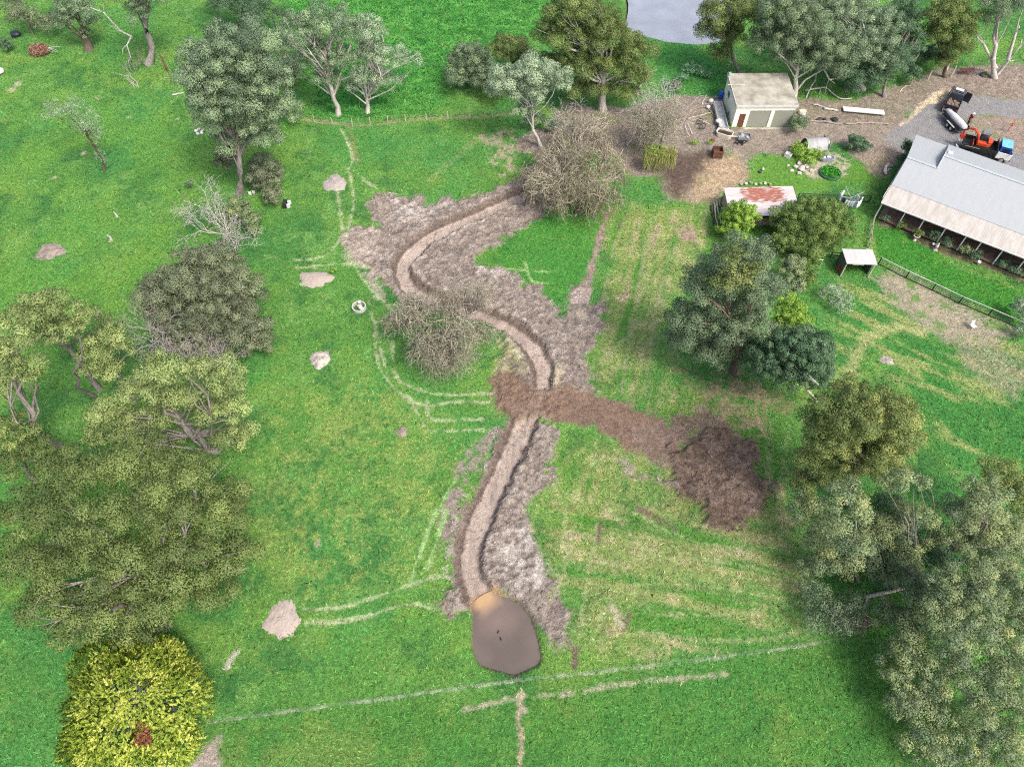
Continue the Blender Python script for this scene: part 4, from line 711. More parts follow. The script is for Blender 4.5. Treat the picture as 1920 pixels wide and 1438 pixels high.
tree('eucalyptus_tree', 'big mixed grey-green gum with yellowing top beside the mown paddock', EU, [(1380, 490, 66, 46, None), (1330, 530, 66, 55, None), (1410, 530, 55, 55, None), (1300, 600, 60, 50, None), (1370, 590, 75, 60, None), (1415, 590, 40, 52, None), (1340, 650, 65, 46, None), (1400, 650, 55, 46, None), (1275, 640, 36, 40, None), (1448, 545, 28, 40, None), (1450, 625, 24, 30, None), (1420, 470, 34, 34, None)],
     (1380, 695), 'mixed', BARK_B, .95, 380, L=.28, trunk=.4, seed=70, limbs=24, cover=1.6, extra=lambda root, B, rng: (lambda S: (lambda Lv: leaf_mesh('foliage', *Lv[:5], LM['gold'], root, rng, Lv[5]))(crown_leaves(S, rng, 500, .2, .08)))([(p - B, r, q) for p, r, q in crown_subs([(at_plane(px, py, B[1] - 2.0), np.array([r_ * .045] * 3)) for px, py, r_ in ((1375, 480, 26), (1365, 525, 30), (1390, 520, 30), (1410, 505, 22))], rng, .7, 1.4)]))
tree('lime_tree', 'vivid lime-green small tree right of the big mixed gum', 'tree', [(1482, 580, 34, 28, 6.6), (1488, 612, 46, 34, 6.2), (1474, 636, 36, 22, 5.8)], None, 'lime', BARK_B, .5, 420, L=.26, Wd=.13, trunk=.14, seed=71, limbs=5, cover=1.7)
tree('dark_round_tree', 'dense dark green rounded tree below the lime-green tree', 'tree', [(1502, 660, 66, 52, None), (1450, 672, 52, 50, None), (1520, 690, 46, 40, None), (1480, 690, 50, 40, None)], (1533, 750), 'dark', BARK_W, .6, 460, L=.26, Wd=.14, trunk=.14, seed=72, limbs=6, cover=2.0)
tree('shrub', 'pale straggly shrub sprawling on the grass right of the blue-grey shrub', SH, [(1560, 548, 28, 20, .9), (1575, 575, 24, 18, .6), (1585, 560, 18, 16, .5)], None, 'greyp', BARK_G, .5, 200, L=.22, trunk=.05, limbs=14, seed=73, cover=1.0)
tree('shrub', 'pale leafy shrub at the right edge by the end of the garden fence', SH, [(1912, 580, 20, 28, 1.2), (1922, 620, 16, 18, .8)], None, 'greyp', BARK_G, .5, 300, trunk=.05, limbs=6, seed=74)
for i, (x, y, r, z, lf, l) in enumerate([(1662, 408, 10, .7, 'dark', 'dark shrub at the left end of the verandah garden bed'), (1690, 422, 11, .5, 'round', 'green shrub in the garden bed near the second verandah post'), (1722, 436, 12, .5, 'round', 'broad green plant in the bed right of the third verandah post'), (1752, 440, 17, .7, 'dark', 'grey-green mounded shrub in the middle of the verandah bed'), (1775, 455, 15, .6, 'dark', 'darker mounded shrub right of the middle of the verandah bed'), (1810, 468, 15, .6, 'blue', 'bluish flowering shrub in the verandah bed'), (1830, 478, 14, .5, 'dark', 'low dark plant right of the bluish flowering shrub'), (1878, 493, 15, .5, 'dark', 'white-flowered garden shrub near the right end of the bed'), (1908, 507, 15, .5, 'dark', 'dark shrub at the right end of the verandah bed')]):
    tree('garden_shrub', l, SH, [(x, y, r, r * .8, z)], None, lf, BARK_B, .4, 420, L=.2, trunk=.03, limbs=2, seed=80 + i, group='shrubs in the verandah garden bed')
# --- lower right
tree('gold_gum', 'round-headed gum with golden-olive top standing alone at the right', EU, [(1610, 770, 86, 55, None), (1560, 810, 62, 55, None), (1660, 815, 66, 60, None), (1610, 850, 75, 50, None), (1680, 770, 40, 40, None), (1530, 865, 40, 40, None), (1560, 890, 46, 32, None), (1660, 870, 46, 36, None), (1505, 900, 28, 24, None)], (1585, 940), 'gold', BARK_B, .72, 480, L=.24, trunk=.36, seed=91, limbs=20, cover=1.8)
tree('blue_gum', 'blue-green young gum with a visible foot, leftmost of the lower right grove', EU, [(1590, 935, 46, 36, None), (1560, 975, 40, 36, None), (1615, 960, 36, 32, None), (1600, 1020, 44, 44, None), (1540, 1005, 40, 44, 3.5), (1560, 1060, 36, 32, 2.4), (1640, 990, 30, 36, 4), (1640, 1050, 36, 34, 2.6), (1510, 950, 36, 40, 3), (1525, 1060, 30, 34, 2.2)], (1612, 1088), 'blue', BARK_G, .75, 400, L=.26, trunk=.15, seed=92, limbs=8, cover=1.7)
tree('blue_gum', 'slim blue-green gum with bent bare stems between the golden gum and the large grove', EU, [(1690, 895, 30, 26, None), (1665, 905, 22, 24, None), (1720, 900, 24, 22, None), (1725, 965, 34, 26, None), (1650, 1000, 34, 40, 4), (1690, 1050, 44, 44, 3.4), (1700, 970, 34, 32, 5), (1660, 1080, 36, 36, 2.6)], (1735, 1045), 'blue', BARK_G, .7, 380, L=.26, trunk=.12, seed=93, limbs=16, cover=1.3, fork=.25)
tree('blue_gum', 'large blue-green gum with brown forked trunk at the right edge', EU, [(1850, 930, 55, 40, None), (1800, 960, 48, 36, None), (1870, 985, 55, 40, None), (1820, 1000, 45, 32, None), (1900, 1030, 40, 40, None), (1780, 1000, 30, 26, None), (1750, 1010, 26, 24, None)], (1772, 1040), 'blue', BARK_G, .72, 430, L=.24, trunk=.3, seed=94, limbs=30, cover=1.5, fork=.2)
tree('gold_gum', 'olive gum with brownish tops in the upper right of the lower grove', EU, [(1870, 880, 46, 30, 7), (1905, 915, 40, 34, 6.4), (1915, 960, 30, 36, 5.6), (1890, 900, 36, 30, 6.8)], None, 'gold', BARK_G, .7, 430, L=.24, trunk=.2, seed=95, limbs=8, cover=1.6)
tree('blue_gum', 'foremost blue-green gum with big cauliflower clumps at the lower right', EU, [(1820, 1070, 50, 34, 9), (1780, 1110, 55, 46, 8.5), (1840, 1120, 50, 46, 9), (1790, 1165, 60, 46, 7.5), (1850, 1180, 44, 44, 7), (1740, 1140, 32, 40, 6.8), (1800, 1210, 50, 36, 6), (1700, 1090, 40, 50, 4.5), (1710, 1170, 44, 44, 5), (1660, 1150, 34, 36, 3)], (1730, 1150), 'blue', BARK_G, .70, 470, L=.22, trunk=.3, seed=96, limbs=26, cover=1.55)
tree('blue_gum', 'blue-green gum half out of the right edge beside the foremost gum', EU, [(1905, 1110, 46, 48, 8), (1910, 1170, 46, 48, 7), (1880, 1060, 40, 34, 7.4), (1900, 1230, 44, 46, 6), (1870, 1235, 40, 36, 5.6)], None, 'blue', BARK_G, .70, 440, L=.22, trunk=.24, seed=97, limbs=8, cover=1.5)
tree('blue_gum', 'low spreading blue-green gum left of bottom right corner, reaching over the grass', EU, [(1720, 1230, 50, 40, 4.5), (1690, 1270, 40, 36, 3.6), (1750, 1280, 46, 36, 4), (1720, 1320, 44, 40, 3), (1760, 1330, 40, 36, 3), (1740, 1385, 50, 40, 2.4), (1700, 1195, 40, 38, 4), (1690, 1320, 40, 40, 2.4), (1760, 1425, 50, 34, 1.6), (1780, 1240, 44, 36, 5), (1665, 1230, 30, 34, 2.6)], (1750, 1250), 'blue', BARK_G, .65, 330, L=.22, trunk=.16, seed=98, limbs=18, cover=1.2)
tree('blue_gum', 'blue-green gum with yellowed tips in the bottom right corner', EU, [(1810, 1270, 50, 36, 5), (1870, 1290, 52, 46, 5.4), (1910, 1330, 40, 46, 5), (1830, 1330, 46, 40, 4.2), (1880, 1380, 50, 40, 3.4), (1820, 1390, 44, 36, 2.6), (1910, 1430, 44, 30, 2.4), (1840, 1435, 40, 24, 1.6)], (1850, 1300), 'blue', BARK_G, .66, 380, L=.22, trunk=.2, seed=99, limbs=22, cover=1.3)
tree('shrub', 'scrubby brown and blue-green bush where the bottom wire fence meets the grove', SH, [(1530, 1110, 34, 34, 1.6), (1570, 1160, 44, 36, 1.6), (1525, 1160, 30, 34, 1.3), (1600, 1130, 34, 34, 1.8)], (1600, 1180), 'mixed', BARK_G, .55, 190, L=.22, trunk=.08, seed=100, limbs=26, cover=1.0, fork=.1, stems=2)
bare('dead_branch', 'fan of bare brown branches in front of the scrubby bush by the fence', (1640, 1160), [(1580, 1140, 1.2), (1575, 1170, .8), (1600, 1185, .6), (1590, 1120, 1.5), (1630, 1185, .5)], 101, m=mat('tan_branch', (.36, .28, .22), .85), r0=.05, depth=3, cat='dead branch')
tree('blue_gum', 'dark blue-green undergrowth bush inside the lower right grove', EU, [(1660, 950, 36, 36, 2.2), (1640, 1040, 40, 36, 2), (1690, 1000, 36, 36, 2.5), (1730, 1110, 36, 46, 2.5), (1760, 1060, 40, 36, 3), (1860, 1060, 40, 36, 3)], None, 'dark', BARK_B, .6, 330, L=.24, trunk=.1, seed=102, limbs=6, cover=1.4)
# ---------------------------------------------------------------- buildings
CREAM = mat('cream_wall', (.82, .82, .68), .8, .05, 1.2); WHITE = mat('white_paint', (.58, .58, .57), .55, .08, 2); DARKM = mat('dark_metal', (.025, .027, .03), .5, .2, 3)
CONC = mat('mossy_concrete_roof', (.36, .35, .30), .95, .3, .7, c2=(.19, .18, .145), bump=.1); ROLL = mat('roller_door_grey', (.27, .28, .235), .6, .1, 3, stretch=(.3, 1, 14)); BROWN = mat('brown_door', (.16, .065, .04), .6, .2)
GALV = mat('galvanised', (.50, .51, .52), .5, .15, 2, metal=.3); TIMB = mat('weathered_timber', (.34, .29, .24), .9, .25, 4, stretch=(1, 8, 1)); TIMBP = mat('pale_timber', (.58, .50, .40), .85, .2, 4); DTIMB = mat('dark_timber', (.10, .085, .075), .9, .3, 4)
BLACK = mat('black_rubber', (.018, .018, .02), .7, .2); ROCKM = mat('pale_rock', (.55, .50, .46), .9, .25, 3); RUST = mat('rust', (.24, .085, .035), .9, .35, 4); REDP = mat('red_paint', (.55, .06, .03), .4, .1)
BRICK = mat('red_brick', (.19, .07, .05), .9, .25, 5); STEEL = mat('grey_steel', (.17, .18, .19), .5, .2); BLUE = mat('blue_plastic', (.02, .12, .50), .4, .1)
def frame_dir(a, b): d = np.array(b) - np.array(a); return math.atan2(d[1], d[0])
def corrugated(name, base_c, c2, per=.18, along='x', rust=None, ribs=.25):
    """sheet metal: ribs as real bump, stains by noise"""
    m, t, b = nodes(name); L = t.links; tc = N(t, 'ShaderNodeTexCoord'); wv = N(t, 'ShaderNodeTexWave', wave_type='BANDS', bands_direction=along.upper()); wv.inputs['Scale'].default_value = .314 / per
    L.new(tc.outputs['Object'], wv.inputs[0]); n = N(t, 'ShaderNodeTexNoise'); n.inputs['Scale'].default_value = .9; n.inputs['Detail'].default_value = 7; n.inputs['Roughness'].default_value = .7
    mp = N(t, 'ShaderNodeMapping'); mp.inputs['Scale'].default_value = (2.5, .5, 1) if along == 'x' else (.5, 2.5, 1); L.new(tc.outputs['Object'], mp.inputs[0]); L.new(mp.outputs[0], n.inputs[0])
    r = N(t, 'ShaderNodeValToRGB'); r.color_ramp.elements[0].position = .36; r.color_ramp.elements[1].position = .62; r.color_ramp.elements[0].color = (*c2, 1); r.color_ramp.elements[1].color = (*base_c, 1); L.new(n.outputs[0], r.inputs[0])
    out = r.outputs[0]
    if rust:
        cx, cy, rx, ry = rust; sp = N(t, 'ShaderNodeSeparateXYZ'); L.new(tc.outputs['Object'], sp.inputs[0])
        def ax(o, c, rr):
            s = N(t, 'ShaderNodeMath', operation='SUBTRACT'); s.inputs[1].default_value = c; L.new(sp.outputs[o], s.inputs[0]); d = N(t, 'ShaderNodeMath', operation='DIVIDE'); d.inputs[1].default_value = rr; L.new(s.outputs[0], d.inputs[0])
            p = N(t, 'ShaderNodeMath', operation='POWER'); p.inputs[1].default_value = 4; a = N(t, 'ShaderNodeMath', operation='ABSOLUTE'); L.new(d.outputs[0], a.inputs[0]); L.new(a.outputs[0], p.inputs[0]); return p
        a1, a2 = ax(0, cx, rx), ax(1, cy, ry); ad = N(t, 'ShaderNodeMath', operation='ADD'); L.new(a1.outputs[0], ad.inputs[0]); L.new(a2.outputs[0], ad.inputs[1])
        n2 = N(t, 'ShaderNodeTexNoise'); n2.inputs['Scale'].default_value = 1.6; n2.inputs['Detail'].default_value = 5; L.new(tc.outputs['Object'], n2.inputs[0])
        mu = N(t, 'ShaderNodeMath', operation='MULTIPLY_ADD'); mu.inputs[1].default_value = 4.2; mu.inputs[2].default_value = -1.8; mp2 = N(t, 'ShaderNodeMapping'); mp2.inputs['Scale'].default_value = (.9, 3.2, 1); L.new(tc.outputs['Object'], mp2.inputs[0]); L.new(mp2.outputs[0], n2.inputs[0]); L.new(n2.outputs[0], mu.inputs[0]); su = N(t, 'ShaderNodeMath', operation='ADD'); L.new(ad.outputs[0], su.inputs[0]); L.new(mu.outputs[0], su.inputs[1])
        mr = N(t, 'ShaderNodeMapRange'); mr.inputs[1].default_value = 1.25; mr.inputs[2].default_value = .45; mr.inputs[4].default_value = .92; L.new(su.outputs[0], mr.inputs[0])
        mx = N(t, 'ShaderNodeMixRGB'); mx.inputs[2].default_value = (.24, .068, .034, 1); L.new(mr.outputs[0], mx.inputs[0]); L.new(out, mx.inputs[1]); out = mx.outputs[0]
    L.new(out, b.inputs['Base Color']); b.inputs['Roughness'].default_value = .55; b.inputs['Specular IOR Level'].default_value = .3
    bp = N(t, 'ShaderNodeBump'); bp.inputs['Strength'].default_value = ribs; bp.inputs['Distance'].default_value = .02; L.new(wv.outputs['Fac'], bp.inputs['Height']); L.new(bp.outputs[0], b.inputs['Normal']); return m

def garage():
    o = at(1372, 237); z0 = gz(o[0] + 3.6, o[1] - .5); root = empty('garage', (o[0], o[1], z0), R(.5), 'cream two-bay garage with a stained grey roof and two roller doors', 'garage')
    w_, d_, h = 7.45, 6.5, 3.05; mb = MB(); t = .15
    for a, b in (((0, 0), (w_, 0)),): pass
    # front wall with openings: pieces butt end to end
    mb.box((.30, t / 2, h / 2), (.60, t, h)); mb.box((1.00, t / 2, (h + 2.0) / 2), (.80, t, h - 2.0)); mb.box((1.60, t / 2, h / 2), (.40, t, h)); mb.box((3.15, t / 2, (h + 2.45) / 2), (2.70, t, h - 2.45)); mb.box((4.725, t / 2, h / 2), (.45, t, h)); mb.box((6.2, t / 2, (h + 2.45) / 2), (2.5, t, h - 2.45))
    # odd right pier closes the front
    mb.box((w_ + .0 - .0, t / 2, h / 2), (.0 + .001, t * .98, h))
    mb.box((t / 2, d_ / 2 + t / 2, h / 2), (t, d_ - t, h)); mb.box((w_ - t / 2, d_ / 2 + t / 2, h / 2), (t, d_ - t, h)); mb.box((w_ / 2, d_ - t / 2, h / 2), (w_ - 2 * t, t, h)); mb.build('wall', CREAM, root)
    mb = MB(); mb.slab((-.12, -.10, h + .22), (w_ + .12, -.10, h + .22), (w_ + .12, d_ + .1, h + .40), (-.12, d_ + .1, h + .40), .18); mb.build('roof', CONC, root)
    mb = MB(); mb.box((w_ / 2, -.13, h + .08), (w_ + .24, .05, .30)); mb.box((-.145, d_ / 2, h + .17), (.05, d_ + .2, .34), rx=R(1.55)); mb.box((w_ + .145, d_ / 2, h + .17), (.05, d_ + .2, .34), rx=R(1.55)); mb.build('fascia', WHITE, root)
    MB().box((.75, d_ * .64, h + .34), (2.6, .09, .05)).build('roof_batten', TIMBP, root); MB().box((.1, d_ - .3, h + .50), (.35, .7, .22)).build('vent', GALV, root)
    for x, ww in ((3.15, 2.7), (6.2, 2.5)):
        MB().box((x, .11, 1.225), (ww - .02, .06, 2.44)).build('roller_door', ROLL, root)
    dr = MB().box((1.0, .08, 1.0), (.78, .06, 1.98)).build('door', BROWN, root); MB().box((1.3, .03, 1.0), (.05, .05, .12)).build('handle', GALV, dr)
    MB().box((-.015, d_ * .66, 1.9), (.04, .9, .7)).build('window', mat('window_glass', (.12, .15, .14), .15, .1), root)
    MB().box((w_ / 2, -.25, .02), (w_, .45, .07)).build('apron', CONC, root)
    return root
garage()

def big_house():
    O = at(1654, 377, 2.4); rz = math.atan2(-.5662, .8242); root = empty('house', (O[0], O[1], 0), rz, 'long low house with a pale blue-grey metal roof and a weathered verandah roof', 'house')
    ROOF = corrugated('blue_grey_roof', (.31, .332, .342), (.29, .312, .324), .22, 'x', None, .10); VER = corrugated('verandah_sheet', (.41, .392, .36), (.31, .292, .262), .24, 'x')
    Ln = 30; zb, zr, zk = 2.82, 4.25, 2.95
    mb = MB(); mb.box((Ln / 2, 3.15 + .1, 1.3), (Ln - 1.2, .2, 2.6)); mb.box((.7, 8.0, 1.3), (.2, 9.3, 2.6)); mb.box((Ln / 2, 12.75, 1.3), (Ln - 1.4, .2, 2.6)); mb.add([(.69, 3.2, 2.6), (.69, 12.7, 2.6), (.69, 7.1, 3.5)], [(0, 1, 2)]); mb.build('wall', BRICK, root)
    mb = MB(); mb.slab((3.35, 2.7, zb), (Ln, 2.7, zb), (Ln, 9.1, zr), (3.35, 9.1, zr), .06); mb.slab((3.35, 9.1, zr), (Ln, 9.1, zr), (Ln, 13.6, zk), (3.35, 13.6, zk), .06)
    mb.slab((0, 2.7, zb), (3.35, 2.7, zb), (3.35, 7.1, 3.80), (0, 7.1, 3.80), .06); mb.slab((0, 7.1, 3.80), (3.35, 7.1, 3.80), (3.35, 13.6, 2.72), (-.45, 13.6, 2.72), .06)
    mb.add([(3.35, 7.1, 3.80), (3.35, 9.1, 4.25), (3.35, 13.6, 2.95), (3.35, 13.6, 2.72)], [(0, 1, 2, 3)])
    rf = mb.build('roof', ROOF, root)
    mb = MB(); mb.box((1.675, 7.1, 3.815), (3.35, .34, .03)); mb.box((3.35 + (Ln - 3.35) / 2, 9.1, 4.265), (Ln - 3.35, .34, .03)); mb.build('ridge_cap', mat('ridge_flashing', (.36, .40, .42), .5, .1), rf)
    mb = MB(); mb.box((3.42, 8.1, 4.06), (.08, 2.3, .16), rx=R(12)); mb.box((3.42, 10.9, 3.80), (.08, 3.2, .12), rx=R(-16)); mb.build('step_flashing', GALV, rf); MB().box((3.9, 10.6, 3.90), (.5, .8, .14), rx=R(-16)).build('skylight', mat('skylight', (.62, .68, .70), .25, .05), rf)
    MB().slab((-.02, -.12, 2.36), (Ln, -.12, 2.36), (Ln, 2.68, 2.80), (-.02, 2.68, 2.80), .04).build('verandah_roof', VER, root)
    mb = MB(); mb.box((Ln / 2, -.20, 2.29), (Ln, .13, .12)); mb.build('gutter', WHITE, root); MB().box((-.10, 7, 2.55), (.05, 13.2, .22)).build('barge_board', WHITE, root)
    MB().box((Ln / 2, 1.55, .07), (Ln - 1, 3.0, .14)).build('verandah_floor', mat('verandah_floor', (.22, .15, .12), .9, .25, 2), root)
    for i, x in enumerate((.15, 2.75, 4.85, 7.2, 9.4, 11.0, 13.2, 15.5, 17.7, 20, 22.5)): MB().box((x, .0, 1.16), (.12, .12, 2.28)).build('verandah_post', WHITE, root)
    for x in (3.6, 8.3, 12.2):
        f = MB().box((x, 3.10, 1.45), (1.5, .1, 1.2)).build('window', WHITE, root); MB().box((x, 3.035, 1.45), (1.36, .03, 1.06)).build('pane', mat('window_glass', (.12, .15, .14), .15, .1), f)
    return root, O, rz
HOUSE, HO, HRZ = big_house()
def hloc(u, v, z=0): c, s = math.cos(HRZ), math.sin(HRZ); return (HO[0] + u * c - v * s, HO[1] + u * s + v * c, z)

def rusty_shed():
    a = at(1368, 396, 2.2); rz = R(1.5); root = empty('shed', (24.5, 62.3, gz(24.5, 62.3)), rz, 'low open timber shed whose white iron roof has a big rust-red patch', 'shed')
    RF = corrugated('rusty_white_iron', (.48, .455, .445), (.37, .34, .33), .42, 'y', rust=(4.2, 3.0, 2.7, 1.3)); w_, d_ = 7.7, 3.9
    MB().slab((-.15, -.2, 2.15), (w_ + .15, -.2, 2.25), (w_ + .1, d_ + .2, 2.68), (-.1, d_ + .2, 2.58), .05).build('roof', RF, root)
    mb = MB(); mb.box((w_ / 2, d_ - .05, 1.2), (w_ - .1, .06, 2.4)); mb.box((w_ - .05, d_ / 2, 1.05), (.06, d_ - .2, 2.1)); mb.box((.1, d_ / 2 + .2, 1.0), (.06, d_ - .6, 2.0)); mb.box((4.2, .6, .6), (2.2, .08, 1.2)); mb.build('wall', mat('shed_board', (.40, .36, .29), .9, .25, 3), root)
    for x in (.1, 2.6, 5.1, 7.55): MB().cyl((x, 0, 1.07), .07, 2.14, 8).build('post', TIMB, root)
    MB().box((w_ / 2, 0.0, 2.08), (w_, .06, .10)).build('beam', DTIMB, root)
rusty_shed()
def shelter():
    a = at(1588, 488, 2.2); root = empty('shelter', (35.5, 55.1, gz(37, 55)), R(-3), 'small open-fronted animal shelter with a white sloping sheet roof', 'shelter')
    MB().slab((-.05, -.35, 2.2), (3.15, -.35, 2.2), (3.25, 2.05, 2.02), (-.02, 2.05, 2.02), .05).build('roof', corrugated('white_sheet', (.47, .465, .46), (.40, .39, .385), .3, 'x'), root)
    mb = MB(); mb.box((.08, 1.0, .95), (.05, 2.0, 1.9)); mb.box((1.6, 1.98, .95), (3.0, .05, 1.9)); mb.box((3.05, 1.1, .95), (.05, 1.7, 1.9)); mb.build('wall', mat('shelter_board', (.14, .145, .15), .85, .2), root)
    for x in (.1, 3.05): MB().box((x, -.12, 1.05), (.09, .09, 2.15)).build('post', TIMBP, root)
    MB().box((1.3, -.2, 1.98), (1.2, .05, .16)).build('fascia', WHITE, root)
shelter()
def tunnel():
    root = empty('tunnel_shelter', (36.45, 75.0, gz(37, 76)), R(4), 'small arched shelter of silvery corrugated sheet on the yard', 'shelter'); mb = MB(); n = 12; r = 1.25; vs = []; L_ = 2.7
    P = [(r - r * math.cos(math.pi * i / n), r * 1.25 * math.sin(math.pi * i / n)) for i in range(n + 1)]; P2 = [(r - (r - .04) * math.cos(math.pi * i / n), (r - .04) * 1.25 * math.sin(math.pi * i / n)) for i in range(n + 1)]
    for i in range(n):
        a, b, c, d = P[i], P[i + 1], P2[i + 1], P2[i]; mb.add([(0, *a), (L_, *a), (L_, *b), (0, *b), (0, *d), (L_, *d), (L_, *c), (0, *c)], [(0, 1, 2, 3), (7, 6, 5, 4)] + ([(0, 4, 5, 1)] if i == 0 else []) + [(1, 5, 6, 2), (3, 7, 4, 0)])
    mb.build('arched_sheet', corrugated('silver_sheet', (.34, .35, .36), (.24, .24, .24), .2, 'x'), root)
    for x in (.02, L_ - .02): MB().tube([(x, p[0], p[1]) for p in P], .05, 6).build('hoop', GALV, root)
    MB().box((L_ - .06, r, .7), (.03, 2 * r - .2, 1.4)).build('end_wall', mat('end_sheet', (.34, .35, .35), .7, .2), root)
tunnel()

# ---------------------------------------------------------------- fences
def fence(name, label, cat, pts, h, step, post, rails=(), rail_m=None, post_m=None, mesh_m=None, rail_r=.03, cap=None, jitter=0, seed=0, world=False, wires=()):
    rng = np.random.default_rng(seed); P = [np.array(p) for p in pts] if world else [on(*p) for p in pts]; B = P[0].copy(); root = empty(name, B, 0, label, cat); Q = []
    for a, b in zip(P[:-1], P[1:]):
        n = max(1, round(np.linalg.norm(b - a) / step)); Q += [a + (b - a) * i / n for i in range(n)]
    Q.append(P[-1]); Q = [np.array([q[0], q[1], gz(q[0], q[1])]) - B for q in Q]
    for q in Q:
        t = q + np.append(rng.normal(size=2) * jitter, h); mb = MB()
        (mb.tube([q - [0, 0, .2], t], post, 6) if post > 0 else mb.box((q + t) / 2, (-post * 2, -post * 2, h))); mb.build('post', post_m, root)
    for k, z in enumerate(rails):
        mb = MB()
        for a, b in zip(Q[:-1], Q[1:]):
            d = b - a; mb.box((a + b) / 2 + [0, 0, z], (np.linalg.norm(d[:2]) - .02, rail_r * 1.2, rail_r * 2), rz=math.atan2(d[1], d[0]), tilt=-math.atan2(d[2], np.linalg.norm(d[:2])))
        mb.build('rail', cap if cap and k == 0 else rail_m, root)
    if wires:
        for z in wires: MB().tube([q + [0, 0, z] for q in Q], .0045, 4).build('wire', WIREM, root)
    if mesh_m:
        mb = MB()
        for a, b in zip(Q[:-1], Q[1:]):
            d = b - a; l = np.linalg.norm(d); n = int(l / .22)
            for i in range(1, n): p = a + d * i / n; mb.box(p + [0, 0, h * .47], (.02, .02, h * .88))
            for z in np.arange(.12, h - .08, .2): mb.box((a + b) / 2 + [0, 0, z], (np.linalg.norm(d[:2]), .012, .015), rz=math.atan2(d[1], d[0]), tilt=-math.atan2(d[2], np.linalg.norm(d[:2])))
        mb.build('mesh_panel', mesh_m, root)
    return root
WIREM = mat('old_wire', (.22, .26, .23), .6, .1); MESHG = mat('mesh_green_black', (.045, .055, .05), .6, .1)
fence('garden_fence', 'white-topped dark mesh fence along the front lawn of the house', 'fence', [(1648, 493), (1700, 518), (1800, 565), (1912, 612)], 1.05, 2.9, -.05, (1.03, .1), DARKM, DARKM, MESHG, .035, cap=WHITE, seed=1)
fence('pool_style_fence', 'low black mesh fence running right from the rust-roofed shed', 'fence', [(1496, 372), (1560, 375), (1630, 377)], .95, 3.0, -.045, (.93, .08), DARKM, DARKM, MESHG, .03, seed=2)
fence('timber_fence', 'short grey timber rail fence ending at the animal shelter', 'fence', [(1536, 478), (1580, 483)], 1.0, 1.5, -.05, (.95, .5), DTIMB, DTIMB, None, .05, seed=3)
fence('garden_rail', 'grey timber rail closing the lawn between shelter and verandah bed', 'fence', [(1630, 462), (1633, 430), (1640, 405)], .9, 1.7, -.05, (.88, .45), TIMB, TIMB, None, .05, seed=4)
fence('wire_fence', 'long wire fence with thin steel posts across the bottom of the paddock', 'fence', [(398, 1354), (560, 1332), (760, 1305), (960, 1278), (1200, 1252), (1400, 1226), (1580, 1200)], 1.1, 3.4, .028, (), None, WIREM, None, jitter=.04, seed=5, wires=(.3, .6, .85, 1.05))
fence('wire_fence', 'old wire fence with pale timber posts below the emerald top field', 'fence', [(588, 226), (660, 234), (760, 224), (880, 218), (965, 212)], 1.05, 2.6, .045, (), None, TIMBP, None, jitter=.06, seed=6, wires=(.4, .75, 1.0))
fence('post_fence', 'row of pale timber posts along the green verge in the top right corner', 'fence', [(1818, 122), (1850, 120), (1890, 118), (1925, 112)], 1.3, 3.2, .06, (), None, TIMBP, None, jitter=.12, seed=7, wires=(.5, 1.0))

